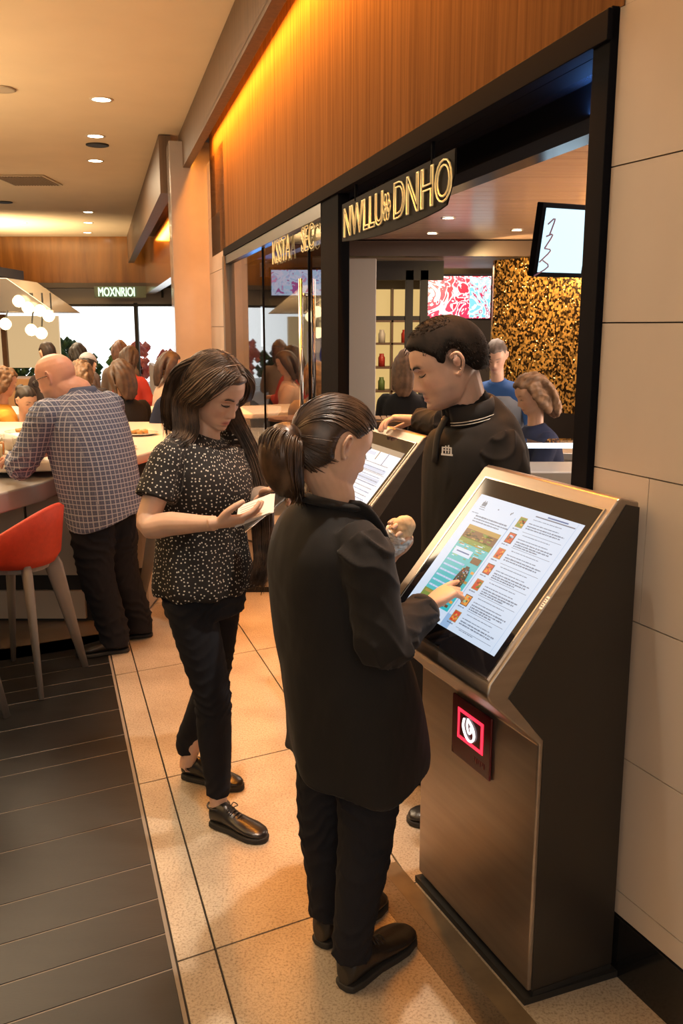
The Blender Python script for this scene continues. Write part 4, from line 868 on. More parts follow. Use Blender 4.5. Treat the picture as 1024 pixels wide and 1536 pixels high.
# ---------------------------------------------------------------- man in the black polo shirt
def man_polo():
    global sex_thin; sex_thin = False
    root = V(.40, 3.12, 0); pr = empty('person', root, 'person in a black polo shirt with short dark hair standing between the two kiosks', 'person')
    T_ = frame(-112); r, f = T_[0], T_[1]
    ct = lambda z, dx=0, dy=0: V(.455+dx, 3.04+dy, z)
    ls, le, lw = V(.515, 2.895, 1.450), V(.575, 2.84, 1.16), V(.42, 2.80, 1.03)
    rt, re_, rw = V(.400, 3.24, 1.46), P(684, 638, 3.52), P(624, 629, 3.78)
    hc = P(667, 546, 2.98); Fh = frame(-97, 20, 0); hs = 1.17
    feet = {'l': (V(.46, 2.98, .90), V(.44, 2.98, .48), V(.42, 3.03, .10)), 'r': (V(.44, 3.14, .90), V(.43, 3.25, .48), V(.44, 3.36, .10))}
    nb = ct(1.53, -.035, -.02)
    parts = [rings([(ct(.9), .14, .12), (ct(1.1), .15, .12), (ct(1.35), .165, .12), (ct(1.48), .14, .09), (nb, .07, .07)], r),
             tubegeo([ct(1.46, -.02), nb, nb*.4+(hc-Fh[2]*.06)*.6-Fh[1]*.02, hc-Fh[2]*.05-Fh[1]*.03, hc-Fh[1]*.02], [.075, .070, .068, .068, .06], 20, k=4)]
    parts += head_parts(Fh, hc, hs, 'm')+[arm(ls, le, lw, .05, .042, .030), arm(rt, re_, rw, .05, .042, .029)]
    for h, k_, a in feet.values(): parts.append(tubegeo([h, k_, a], [.085, .06, .04], 14, k=5))
    parts += handgeo(rw, unit(V(-.9, .25, .05)), V(-.1, -.1, -1), side=-1, curl=.5, sc=1.08)+handgeo(lw, V(-.9, .2, -.2), V(0, .3, -1), side=1, curl=.4, sc=1.08)
    me = bake(parts, .0036, 2); c = getco(me); col = headcolor(c, Fh, hc, hs, SK_M, (.03, .02, .015), (.45, .2, .17), stubble=.42, stub=(.26, .19, .16))
    l = (c-hc)@Fh.T/hs; fade = np.clip((l[:, 2]-np.interp(l[:, 1], [-.1, -.03, .01, .04], [-.085, -.045, -.01, .03]))/.03, 0, 1)*(l[:, 1] < .045)*(np.abs(l[:, 2]) < .14)*(np.abs(l[:, 0]) < .081)*(np.linalg.norm(l, axis=1) < .14); col = col*(1-.72*fade[:, None])
    finish(me, 'body', m_skin, pr, root, col=col)
    facedetail(Fh, hc, hs, pr, root, 'm', mat('eyebrow_black', (.012, .009, .008), .7))
    tp = [rings([(ct(1.02), .16, .13), (ct(.9), .165, .14), (ct(.82), .15, .13)], r)]; bones = []
    for h, k_, a in feet.values(): tp.append(tubegeo([h, k_, a, a-V(0, 0, .05)], [.10, .085, .065, .068], 22, k=5)); bones += [(h, k_, -f, .09), (k_, a, -f, .07)]
    garment('trousers', tp, .007, m_pants, pr, root, bones, fold=.005)
    for h_, t_ in (((.50, 3.02, 0), (.245, 3.045, 0)), ((.52, 3.38, 0), (.262, 3.35, 0))): make_shoe(pr, root, h_, t_, m_leather, m_rubber, 1.1, laces=False)
    m_polo = cloth('black_pique_cotton', (.011, .010, .0095), .85, .12, 700)
    sr = [(ct(.90), .185, .165), (ct(1.0), .185, .165), (ct(1.15), .190, .165), (ct(1.30), .205, .160), (ct(1.40), .205, .145), (ct(1.46), .185, .118), (ct(1.505, -.01), .133, .100), (ct(1.54, -.03, -.01), .086, .085)]
    sp = [rings(sr, r, 2.4, 40), tubegeo([ct(1.49, -.015), nb+V(0, 0, .01), nb+V(-.012, -.004, .045)], [.085, .080, .076], 24), tubegeo([ls+V(-.04, .08, -.03), ls+V(-.01, .02, -.012), ls*.7+le*.3, ls*.3+le*.7, le, le*.5+lw*.5, lw*.9+le*.1], [.045, .064, .068, .066, .062, .055, .045], 26, k=4),
          tubegeo([rt, rt*.5+re_*.5, re_, re_*.5+rw*.5, rw*.92+re_*.08], [.072, .070, .060, .052, .045], 24, k=4)]
    bones = [(ct(.9), ct(1.5), f, .17), (ls, le, f, .065), (le, lw, f, .055), (rt, re_, f, .06), (re_, rw, f, .05)]
    po = garment('polo_shirt', sp, .005, m_polo, pr, root, bones, fold=.008, foldk=(8, 1.4), noise=.005, nk=8, smooth=14)
    mcol = mat('black_rib_knit', (.014, .013, .013), .8); mpipe = mat('white_piping', (.62, .60, .56), .6)
    up = unit(Z3*.90+f*.42); cc = nb+f*.010+V(0, 0, .044); g_, edge, top = collargeo(cc, f, r, up, .082, .050, .030, gap=14, drop=.045)
    mb = MB(); mb.add(*g_); co = mb.build('collar', mcol, po, root=root, smooth=True)
    for k_ in (.72, .86):
        mb = MB(); mb.tube([np.array(t_)*(1-k_)+np.array(e_)*k_+(np.array(e_)-cc)*.02 for e_, t_ in zip(edge, top)], .0015, 6); mb.build('collar_piping', mpipe, co, root=root, smooth=True)
    mb = MB(); base = cc+f*.100-up*.075; mb.tube([base, base+f*.030-Z3*.06, base+f*.040-Z3*.15], [(.008, .018)]*3, 10, side=f, k=3); mb.build('placket', mcol, po, root=root, smooth=True)
    # chest badge facing the camera side
    bc_ = P(670, 676, 2.893); bx, bz = unit(V(.80, -.55, 0)), Z3; bn = unit(V(-.50, -.86, .05)); mb = MB()
    for s0, s1, h0, h1 in ((-.020, .022, -.016, -.010), (-.018, -.013, -.010, .010), (-.006, -.002, -.008, .016), (.004, .008, -.008, .018), (.013, .018, -.010, .012), (-.018, .018, .008, .012), (-.014, .010, .0, .003)):
        mb.prism([bc_+bx*a_+bz*b_ for a_, b_ in ((s0, h0), (s1, h0), (s1, h1), (s0, h1))], bn*.0018)
    mb.build('chest_badge', mpipe, po, root=root)
    hm = hair_mat('short_black_hair', (.006, .005, .004), (.016, .011, .008), .8); hm.node_tree.nodes['Principled BSDF'].inputs['Specular IOR Level'].default_value = .15
    HL = lambda p: p[2]-np.interp(p[1], [-.12, -.07, -.04, -.025, -.005, .012, .030, .040, .055, .072, .09], [-.060, -.045, -.015, .010, .016, .000, .012, .034, .046, .062, .062])
    me = bake([haircap(Fh, hc, hs, HL, .012)], .0035, 4); c = getco(me); setco(me, c+getno(me)*(fnoise(c, 120, 3)*.0005)[:, None]); hr = finish(me, 'hair', hm, pr, root)
    rs = np.random.RandomState(3); paths = []
    for i in range(3600):
        u = unit(rs.normal(size=3)+V(0, 0, .5)); q = hsurf(u, -.001)
        if HL(q) < rs.uniform(.0, .035) or (abs(q[0]) > .05 and math.hypot((q[1]+.014)/.024, q[2]/.034) < 1): continue
        nn_ = unit(u*.35+V(0, .9 if u[2] > .75 else .1, .0 if u[2] > .75 else -.8)); p = [q-u*.002, q+nn_*.004, q+nn_*.008]; paths.append(xf((np.array(p), []), Fh, hc, hs)[0])
    strands('hair_strands', paths, .0006, hm, hr, root, .001, 3, k=2, sides=3)
man_polo()
# ---------------------------------------------------------------- bald man in the checked shirt
def man_checked():
    root = V(-1.30, 4.92, 0); pr = empty('person', root, 'person with a bald head and glasses in a blue checked shirt, leaning on the counter', 'person')
    T_ = frame(-62); r, f = T_[0], T_[1]
    cx = lambda z: np.interp(z, [.75, 1.1, 1.46], [-1.315, -1.36, -1.44]); cy = lambda z: np.interp(z, [.75, 1.1, 1.46], [4.90, 4.90, 4.95]); cn = lambda z: V(cx(z), cy(z), z)
    ls, le, lw = V(-1.555, 4.74, 1.345), V(-1.700, 4.74, 1.075), V(-1.80, 4.92, 1.10)
    rt, re_, rw = V(-1.31, 5.12, 1.36), V(-1.52, 5.28, 1.14), V(-1.74, 5.14, 1.09)
    hc = P(84, 567, 4.93); Fh = frame(-73, 17, 0); hs = 1.12
    feet = {'l': (V(-1.375, 4.84, .80), V(-1.36, 4.83, .45), V(-1.285, 4.83, .10)), 'r': (V(-1.29, 4.98, .80), V(-1.275, 5.02, .45), V(-1.20, 5.06, .10))}
    nb = cn(1.45)
    parts = [rings([(cn(.85), .18, .16), (cn(1.1), .19, .16), (cn(1.35), .19, .12), (nb, .08, .08)], r), tubegeo([cn(1.38), nb, hc-Fh[2]*.07-Fh[1]*.03, hc-Fh[1]*.025], [.08, .080, .078, .065], 20, k=4)]
    parts += head_parts(Fh, hc, hs, 'm', .006)+[arm(ls, le, lw, .055, .048, .034), arm(rt, re_, rw, .055, .048, .034)]
    for h, k_, a in feet.values(): parts.append(tubegeo([h, k_, a], [.095, .065, .045], 14, k=5))
    parts += handgeo(lw, V(-.55, .55, -.15), V(0, 0, -1), side=1, curl=.4, sc=1.05)+handgeo(rw, V(-.5, -.6, -.1), V(0, .1, -1), side=-1, curl=.4, sc=1.05)
    me = bake(parts, .005, 2); c = getco(me); finish(me, 'body', m_skin, pr, root, col=headcolor(c, Fh, hc, hs, (.68, .36, .26), (.20, .12, .08), (.45, .2, .17), stubble=.55, stub=(.20, .13, .10)))
    tp = [rings([(cn(.98), .19, .17), (cn(.86), .19, .17), (cn(.78), .16, .15)], r)]; bones = []
    for h, k_, a in feet.values(): tp.append(tubegeo([h, h*.5+k_*.5, k_, a+V(0, 0, .03), a-V(0, 0, .055)], [.122, .112, .098, .080, .084], 24, k=4)); bones += [(h, k_, -f, .11), (k_, a, -f, .08)]
    garment('trousers', tp, .008, m_pants, pr, root, bones, fold=.010, foldk=(8, 1.4), noise=.005)
    for h_, t_ in (((-1.205, 4.845, 0), (-1.475, 4.745, 0)), ((-1.125, 5.10, 0), (-1.39, 5.02, 0))): make_shoe(pr, root, h_, t_, m_leather, m_rubber, 1.15, laces=False, voxel=.005)
    sr = [(cn(.745), .205, .195), (cn(.80), .212, .200), (cn(.95), .228, .205), (cn(1.12), .240, .200), (cn(1.26), .250, .182), (cn(1.35), .235, .150), (cn(1.41), .165, .115), (cn(1.455), .085, .085)]
    sp = [rings(sr, r, 2.3, 44)]
    for a_, b_, c_ in ((ls, le, lw), (rt, re_, rw)): sp.append(tubegeo([a_*.6+cn(1.33)*.4, a_*.97+cn(1.3)*.03, a_*.6+b_*.4, b_, b_*.6+c_*.4, b_*.42+c_*.58], [.070, .084, .082, .072, .068, .066], 26, k=4))
    bones = [(cn(.7), cn(1.45), f, .20), (ls, le, f, .075), (le, lw, f, .065), (rt, re_, f, .075), (re_, rw, f, .065)]
    def ex(c, n):
        a = np.arctan2((c-cn(.8))@r, (c-cn(.8))@f); hem = np.clip((.84-c[:, 2])/.08, 0, 1); c[:, 2] += hem*.030*np.cos(a*2+.3); return c
    sh = garment('checked_shirt', sp, .006, plaid('blue_check_fabric'), pr, root, bones, box=(unit(r+Z3*.06), f), fold=.007, foldk=(8, 1.4), noise=.007, nk=6, extra=ex)
    g_, edge, top = collargeo(nb+V(0, 0, .030)+f*.01, f, r, Z3*.93+f*.36, .088, .042, .026, gap=16, drop=.03)
    mb = MB(); mb.add(*g_); mb.build('collar', cloth('plain_blue_cloth', (.10, .12, .20), .85), sh, root=root, smooth=True)
    L = lambda *q: xf((np.array([q], float), []), Fh, hc, hs)[0][0]
    gm = mat('spectacle_black', (.01, .01, .01), .25); mb = MB()
    for s in (-1, 1):
        mb.tube([L(s*.095, -.02, .008), L(s*.088, .03, .010), L(s*.074, .070, .006), L(s*.060, .086, .004)], .0022, 6, k=3)
        mb.tube([L(s*.034+.026*math.cos(a),   .094, -.002+.017*math.sin(a)) for a in np.linspace(0, 6.29, 20)], .0018, 6)
    mb.tube([L(-.009, .098, .004), L(.009, .098, .004)], .002, 6)
    gl = mb.build('glasses', gm, pr, root=root, smooth=True)
    mb = MB()
    for s in (-1, 1): mb.add([L(s*.034+.025*math.cos(a),   .094, -.002+.016*math.sin(a)) for a in np.linspace(0, 6.28, 20, endpoint=False)], [tuple(range(20))])
    mb.build('lens', m_clear, gl, root=root)
man_checked()
# ---------------------------------------------------------------- people further back, the same build with simpler clothes
def bystander(label, group, x, y, az, hz, top, hairc, hair='long', seat=None, skin=SK_F, pants=(.02, .02, .025), arms='table', lean=8, sx=1.0, cap=None, turn=0, hs=1.0, apron=None):
    """hz: height of the head centre above the floor"""
    T_ = frame(az); r, f = T_[0], T_[1]; root = V(x, y, 0); pr = empty('person', root, label, 'person', group)
    ln = math.tan(R(lean)); zp = (seat+.09) if seat else .90*hz/1.62; tl = hz-zp-.12
    sp = lambda h, d=0: V(x, y, zp+h)+f*(h*ln+d)
    hc = sp(tl, .02)+V(0, 0, .12); Fh = frame(az+turn, lean+10, 0); nb = sp(tl-.10)
    parts = [rings([(sp(-.08), .15*sx, .12), (sp(.1), .13*sx, .11), (sp(tl-.25), .13*sx, .09), (sp(tl-.17), .12*sx, .07), (nb, .05, .05)], r, n=20), tubegeo([sp(tl-.16), nb, hc-Fh[2]*.05-Fh[1]*.02], [.055, .052, .05], 12, k=3)]
    parts += [xf(g_, Fh, hc, hs) for g_ in [headgeo('f', 40, 44)]+eargeo(1)+eargeo(-1)]
    tp = [rings([(sp(-.10), .175*sx, .14), (sp(.05), .160*sx, .13), (sp(tl-.28), .180*sx, .135), (sp(tl-.17), .185*sx, .12), (sp(tl-.115), .13*sx, .095), (sp(tl-.085), .080, .075), (sp(tl-.065), .066, .066)], r, n=24)]
    for s in (1, -1):
        sh = sp(tl-.17)+r*s*.165*sx
        if arms == 'table': el = sh+f*.08+r*s*.05-V(0, 0, .25); wr = el+f*.20-r*s*.10+V(0, 0, .04); dh, nh = f-r*s*.3, V(0, 0, -1)
        elif arms == 'work': el = sh+f*.10+r*s*.06-V(0, 0, .24); wr = el+f*.16-r*s*.05-V(0, 0, .14); dh, nh = f*.6-V(0, 0, .8), -r*s
        else: el = sh+r*s*.04-V(0, 0, .27); wr = el+f*.08-V(0, 0, .22); dh, nh = V(0, 0, -1)+f*.2, -r*s
        parts.append(arm(sh, el, wr)); parts += handgeo(wr, dh, nh, side=s if arms != 'table' else (1 if s > 0 else -1), curl=.4)
        tp.append(tubegeo([sh-r*s*.03+V(0, 0, .01), sh, sh*.5+el*.5, el, el*.3+wr*.7], [.064, .068, .066, .058, .050], 16, k=3))
    lp = [rings([(sp(.06), .15*sx, .12), (sp(-.06), .172*sx, .145), (sp(-.14), .15*sx, .13)], r, n=20)]; feet = []
    for s in (1, -1):
        hp = sp(-.06)+r*s*.085
        if seat: kn = hp+f*.40+r*s*.05+V(0, 0, -.02); an = V(kn[0], kn[1], max(.32, zp-.46))-f*.08
        else: kn = V(hp[0], hp[1], zp*.52)+f*.02; an = V(hp[0], hp[1], .09)-f*.01
        lp.append(tubegeo([hp, hp*.5+kn*.5, kn, kn*.5+an*.5, an], [.085, .080, .065, .055, .045], 16, k=3)); parts.append(tubegeo([kn, an, an-V(0, 0, .04)], [.05, .035, .035], 10, k=2)); feet.append(an)
    me = bake(parts, .009, 2); c = getco(me); finish(me, 'body', m_skin, pr, root, col=headcolor(c, Fh, hc, hs, skin, hairc, (.5, .2, .16)))
    key = 'cloth_%d_%d_%d' % tuple(int(q*100) for q in top); me = bake(tp, .010, 3); c = getco(me); setco(me, c+getno(me)*(fnoise(c, 9, 4)*.007)[:, None]); finish(me, 'top', cloth(key, top), pr, root)
    key = 'cloth_%d_%d_%d' % tuple(int(q*100) for q in pants); me = bake(lp, .012, 3); finish(me, 'trousers', cloth(key, pants), pr, root)
    for an in feet:
        v, fc = shoegeo(V(an[0], an[1], 0)-f*.05, V(an[0], an[1], 0)+f*.21, 1.0); mb = MB(); mb.add(np.array(v)+V(0, 0, an[2]-.09), fc); mb.build('shoe', m_leather, pr, root=root, smooth=True)
    key = 'hair_%d_%d_%d' % tuple(int(q*100) for q in hairc); hm = MATS.get(key) or hair_mat(key, tuple(q*.45 for q in hairc), hairc, .55); MATS[key] = hm
    HL = lambda p: p[2]-np.interp(p[1], [-.12, -.05, -.02, .02, .055, .09], [-.09, -.08, -.03, .02, .062, .066])
    hp_ = [haircap(Fh, hc, hs, HL, .014 if hair != 'short' else .008, N=36)]; L = lambda *q: xf((np.array([q], float), []), Fh, hc, hs)[0][0]
    if hair in ('long', 'curly'):
        w_ = 1.0 if hair == 'long' else 1.2; e = -.26 if hair == 'long' else -.17
        hp_.append(tubegeo([L(0, -.05, .09), L(0, -.10, .02), L(0, -.11, -.07), L(0, -.10, -.16), L(0, -.085, e)], [(.06*w_, .03), (.088*w_, .035), (.094*w_, .040), (.090*w_, .036), (.045, .015)], 18, side=Fh[0], k=4))
        for s in (1, -1): hp_.append(tubegeo([L(s*.04, .0, .095), L(s*.085, -.005, .04), L(s*.095, -.03, -.05), L(s*.085, -.05, e*.8)], [(.03, .02), (.045, .02), (.045, .02), (.02, .01)], 12, side=Fh[1], k=3))
    elif hair == 'bun': hp_.append(tubegeo([L(0, -.08, .06), L(0, -.115, .07), L(0, -.15, .07)], [.02, .045, .02], 12, k=3))
    me = bake(hp_, .009, 2); c = getco(me); n = getno(me)
    amp = .010 if hair == 'curly' else .004; lc = (c-hc)@Fh.T
    setco(me, c+n*(np.sin(lc[:, 0]*150+3*np.sin(lc[:, 2]*12)+(3*fnoise(c, 40, 2) if hair == 'curly' else 0))*amp*.5+fnoise(c, 25 if hair == 'curly' else 12, 8)*amp)[:, None]); finish(me, 'hair', hm, pr, root)
    if cap: me = bake([haircap(Fh, hc, hs*1.03, lambda p: p[2]-.045, .018, N=30), xf(tubegeo([(0, .08, .05), (0, .15, .042)], [(.065, .008), (.055, .006)], 14, side=(1, 0, 0)), Fh, hc, hs)], .008, 2); finish(me, 'cap', mat('cap_grey_white', (.55, .55, .58), .7), pr, root)
    if apron:
        me = bake([rings([(sp(-.2, .03), .19*sx, .16), (sp(.1, .025), .176*sx, .155), (sp(tl-.24, .02), .165*sx, .158), (sp(tl-.15, .02), .11*sx, .12)], r, n=20)], .010, 3); finish(me, 'vest', cloth('grey_vest_cloth', apron), pr, root)
    return pr

# ================================================================== COUNTERS, STOOLS, TABLEWARE
def poly_slab(name, pts, z0, z1, m, label, cat, group=None, bevel=.008):
    mb = MB(); mb.prism([(a_, b_, z0) for a_, b_ in pts], (0, 0, z1-z0)); return mb
tw = empty('bar_counter', (-2.2, 5.9, 0), 'curved bar counter with pale panelled base and grey front edge, behind the red stools', 'counter'); rw_ = tw.location
mb = poly_slab('', [(-4.4, 4.25), (-2.5, 4.32), (-2.05, 4.42), (-1.78, 4.60), (-1.66, 4.95), (-1.64, 5.35), (-4.4, 5.35)], .84, .95, None, '', ''); mb.build('lower_counter_top', m_grey, tw, root=rw_, bevel=.012)
mb = poly_slab('', [(-4.4, 5.05), (-1.95, 5.05), (-1.45, 5.15), (-1.22, 5.35), (-1.13, 5.7), (-1.16, 7.3), (-4.4, 7.3)], .985, 1.045, None, '', ''); mb.build('upper_counter_top', m_white, tw, root=rw_, bevel=.012)
mb = MB(); mb.prism([(-4.3, 5.38, 0), (-1.55, 5.38, 0), (-1.27, 5.55, 0), (-1.22, 7.2, 0), (-4.3, 7.2, 0)], (0, 0, .985)); mb.build('core', m_matblack, tw, root=rw_)
m_panel = mat('pale_base_panel', (.50, .43, .34), .45)
x = -4.3
while x < -1.62:
    for z0, z1 in ((.30, .80), (.02, .20)):
        mb = MB(); mb.box((x+.17, 5.365, (z0+z1)/2), (.325, .03, z1-z0)); mb.build('base_panel', m_panel, tw, root=rw_, bevel=.003)
    x += .34
for z0, z1 in ((.30, .80), (.02, .20)): mb = MB(); mb.prism([(-1.53, 5.372, z0), (-1.26, 5.53, z0), (-1.24, 5.56, z0), (-1.20, 7.1, z0), (-1.23, 7.1, z0), (-1.27, 5.57, z0), (-1.54, 5.39, z0)], (0, 0, z1-z0)); mb.build('base_panel', m_panel, tw, root=rw_)
def make_stool(kind, legm, loc, rz, label, seatz=.70):
    root = empty('bar_stool', loc, label, 'stool', 'red bar stools'); v = []; f = []
    # bucket shell: seat pan and wrap-round low back
    N, M_ = 40, 9; rows = []
    outer = [(.02, -.045), (.13, -.055), (.195, -.035), (.225, .01)]
    def hgt(a): return .025+.225*max(0, .5+.5*math.cos(a))**1.5     # back at a=0
    g_ = []
    for i in range(N):
        a = 2*math.pi*i/N; h = hgt(a); prof = [(.01, -.055), (.12, -.062), (.19, -.045), (.222, .0), (.235+.02*h, h*.6), (.240+.05*h, h), (.222+.05*h, h+.012), (.200+.03*h, h-.004), (.186, .035), (.13, .012), (.01, .008)]
        g_.append([(r_*math.sin(a)*.98, -r_*math.cos(a)*.95, z) for r_, z in prof])
    m = len(g_[0]); v = [p for row in g_ for p in row]
    for i in range(N):
        for j in range(m-1): q = i*m+j; w_ = ((i+1) % N)*m+j; f.append((q, w_, w_+1, q+1))
    ca, sa = math.cos(R(rz)), math.sin(R(rz)); T = lambda p: (p[0]*ca-p[1]*sa, p[0]*sa+p[1]*ca, p[2]+seatz)
    mb = MB(); mb.add([T(p) for p in v], f); mb.build('seat', kind, root, smooth=True)
    seat = root.children[0] if root.children else None
    for sx in (-1, 1):
        for sy in (-1, 1):
            mb = MB(); mb.tube([T((sx*.11, sy*.11, -.05)), T((sx*.125, sy*.125, -.09)), T((sx*.225, sy*.215, -seatz+.002))], [(.046, .022), (.046, .022), (.017, .012)], 12, side=unit(V(T((sx, sy, 0))[0], T((sx, sy, 0))[1], 0)), p=3); mb.build('leg', legm, root, smooth=True)
    mb = MB(); mb.rev(T((0, 0, -.085)), [(.12, 0), (.15, .01), (.15, .03)], 20); mb.build('seat_base', legm, root); return root
def dup(root, loc, rz, label, group=None):
    n_ = root.copy(); COL.objects.link(n_); n_.location = loc; n_.rotation_euler = (0, 0, R(rz)); n_['label'] = label
    if group: n_['group'] = group
    for ch in root.children:
        c_ = ch.copy(); COL.objects.link(c_); c_.parent = n_
        for g_ in ch.children: d_ = g_.copy(); COL.objects.link(d_); d_.parent = c_
    return n_
stool = make_stool(m_redfab, m_stoolleg, (-1.64, 4.42, 0), 78, 'red bar stool with its back turned right, in front of the grey counter edge', .68)
bpy.context.view_layer.update()
dup(stool, (-1.78, 3.72, 0), 14, 'bar stool nearest the camera, only its grey legs in view at the left edge')
dup(stool, (-.97, 5.42, 0), 60, 'red bar stool between the checked shirt and the spotted blouse')

def lathe(name, loc, prof, m, label, cat, group, n=20, inner=None, innerm=None):
    root = empty(name, loc, label, cat, group) if inner else None
    mb = MB(); mb.rev(loc if inner else loc, prof, n)
    o = mb.build('vessel' if inner else name, m, root, root=loc, smooth=True)
    if not inner: tag(o, label, cat, group)
    else: mb = MB(); mb.rev(loc, inner, n); mb.build('drink', innerm, root, root=loc, smooth=True)
    return root or o
G_ = [(.001, .001), (.028, .001), (.030, .01), (.035, .13), (.033, .13), (.028, .012), (.001, .010)]
drinkm = [mat('cola', (.05, .015, .006), .1), mat('orange_drink', (.75, .28, .04), .15), mat('pale_drink', (.75, .62, .35), .15)]
spots = [(-1.86, 5.16, 'glass nearest the bald man on the raised counter'), (-2.02, 5.28, 'glass behind the front glasses on the raised counter'), (-1.98, 5.14, 'glass at the left end of the front glasses on the counter')]
for k, (x, y, lb) in enumerate(spots): lathe('drinking_glass', (x, y, 1.046), G_, m_clear, lb, 'glass', 'glasses on the counter', inner=[(.001, .012), (.027, .012), (.031, .09), (.001, .09)], innerm=drinkm[k])
platep = [(.001, 0), (.07, 0), (.12, .014), (.118, .018), (.07, .006), (.001, .006)]; mpl = mat('white_china', (.72, .68, .60), .2, coat=.4)
for k, (x, y, lb) in enumerate([(-1.42, 5.62, 'white plate at the right end of the counter'), (-1.44, 6.4, 'white plate further along the counter beside the blonde guest'), (-2.15, 5.7, 'white plate on the left part of the counter'), (-2.3, 6.5, 'white plate before the guests on the left')]):
    lathe('plate', (x, y, 1.046), [(a*1.1, b) for a, b in platep], mpl, lb, 'plate', 'plates on the counter', 28)
    mb = MB()
    for j in range(5): a = j*1.3+k; mb.add(*tubegeo([(x+.04*math.cos(a)-.02, y+.04*math.sin(a), 1.062), (x+.04*math.cos(a)+.02, y+.04*math.sin(a)+.01, 1.068)], [.016, .014], 10))
    tag(mb.build('food', mat('golden_food', (.62, .33, .10), .6, noise=.3, nscale=30), None, root=(x, y, 1.052), smooth=True), lb.replace('white plate', 'heap of golden food on the white plate'), 'food', 'food on plates', 'stuff')
bowl = [(.03, 0), (.05, .0), (.11, .05), (.14, .10), (.134, .10), (.10, .05), (.04, .012), (.001, .012)]
lathe('bowl', (-1.98, 5.5, 1.046), [(a*1.15, b) for a, b in bowl], mpl, 'large white bowl on the counter in front of the bald man', 'bowl', None, 28)
lathe('sauce_bottle', (-1.80, 5.34, 1.046), [(.001, 0), (.030, 0), (.032, .10), (.014, .14), (.013, .17), (.001, .17)], mat('dark_sauce', (.08, .015, .01), .15), 'dark sauce bottle on the counter in front of the checked shirt', 'bottle', 'bottles on the counter')
lathe('sauce_bottle', (-1.90, 5.40, 1.046), [(.001, 0), (.028, 0), (.030, .11), (.012, .14), (.012, .16), (.001, .16)], mat('red_sauce', (.35, .02, .01), .2), 'red sauce bottle on the counter in front of the checked shirt', 'bottle', 'bottles on the counter')
# second high table for the crowd
tb = empty('high_table', (-2.4, 8.6, 0), 'long pale high table behind the bar counter with guests around it', 'table'); rt_ = tb.location
mb = MB(); mb.box((-2.4, 8.6, 1.0), (3.6, .8, .05)); mb.build('tabletop', m_white, tb, root=rt_, bevel=.01)
for sx in (-1, 1):
    for sy in (-1, 1): mb = MB(); mb.box((-2.4+sx*1.6, 8.6+sy*.3, .4875), (.06, .06, .975)); mb.build('leg', m_stoolleg, tb, root=rt_)
# crowd
CG = 'guests in the background on the left'
bystander('guest with long dark brown hair seen from behind in a black top at the counter', CG, -1.80, 7.62, -35, 1.40, (.02, .018, .02), (.12, .06, .03), seat=.70, arms='table', lean=14)
bystander('blonde guest in a cream top seen from behind nearest the stone column', CG, -1.24, 7.75, -25, 1.38, (.55, .42, .30), (.46, .30, .15), seat=.70, lean=10)
bystander('guest with curly light brown hair between the cap wearer and the black top', CG, -2.32, 8.0, 10, 1.38, (.40, .26, .15), (.35, .20, .10), hair='curly', seat=.70)
bystander('guest in a pale grey cap with dark hair behind the bald man', CG, -2.62, 9.3, 5, 1.40, (.05, .04, .04), (.03, .02, .015), hair='short', seat=None, cap=True)
bystander('guest with dark long hair and bare arms standing at the high table', CG, -1.85, 9.4, 60, 1.42, (.55, .38, .30), (.06, .03, .02), seat=None)
bystander('guest in an orange top with curly hair at the left edge', CG, -2.98, 7.80, 60, 1.33, (.85, .42, .06), (.30, .16, .07), hair='curly', seat=.66, sx=1.05)
bystander('small dark haired guest in a pink top low at the left edge', CG, -2.66, 7.50, 130, 1.20, (.70, .35, .30), (.03, .018, .012), hair='bun', seat=.5, hs=.92)
bystander('guest with dark hair just above the bald head', CG, -3.05, 9.6, -40, 1.52, (.04, .03, .03), (.04, .025, .02), hair='short')
bystander('guest with brown hair in a red top far behind the table', CG, -2.5, 10.6, 20, 1.45, (.45, .05, .04), (.10, .05, .03))
bystander('guest with very dark hair in a grey top far behind the table', CG, -3.15, 11.0, -30, 1.48, (.25, .22, .22), (.02, .015, .012))
bystander('guest with auburn hair near the far glazing', CG, -2.85, 11.8, -20, 1.50, (.20, .16, .14), (.16, .06, .03))
ch = dup(stool, (-1.78, 7.55, 0), 150, 'red bar stool under the guest in the black top'); dup(stool, (-1.22, 7.68, 0), 155, 'red bar stool under the blonde guest'); dup(stool, (-2.34, 7.93, 0), 190, 'red bar stool under the curly haired guest')
# navy chair
nc_ = empty('high_chair', (-1.42, 7.25, 0), 'navy blue chair with a tall rounded back beside the blonde guest', 'chair'); rn = nc_.location
mn = cloth('navy_upholstery', (.018, .026, .060), .8)
me = bake([tubegeo([V(-1.46, 7.2, .72), V(-1.42, 7.2, .95), V(-1.36, 7.2, 1.18), V(-1.35, 7.2, 1.29)], [(.12, .04), (.14, .045), (.13, .04), (.06, .02)], 18, side=(1, 0, 0), k=4)], .01, 3); finish(me, 'backrest', mn, nc_, rn)
mb = MB(); mb.box((-1.46, 7.36, .70), (.36, .36, .07)); mb.build('seat', mn, nc_, root=rn, bevel=.02)
for sx in (-1, 1):
    for sy in (-1, 1): mb = MB(); mb.tube([(-1.46+sx*.13, 7.36+sy*.13, .67), (-1.46+sx*.17, 7.36+sy*.17, 0.001)], [.016, .011], 10); mb.build('leg', m_matblack, nc_, root=rn)

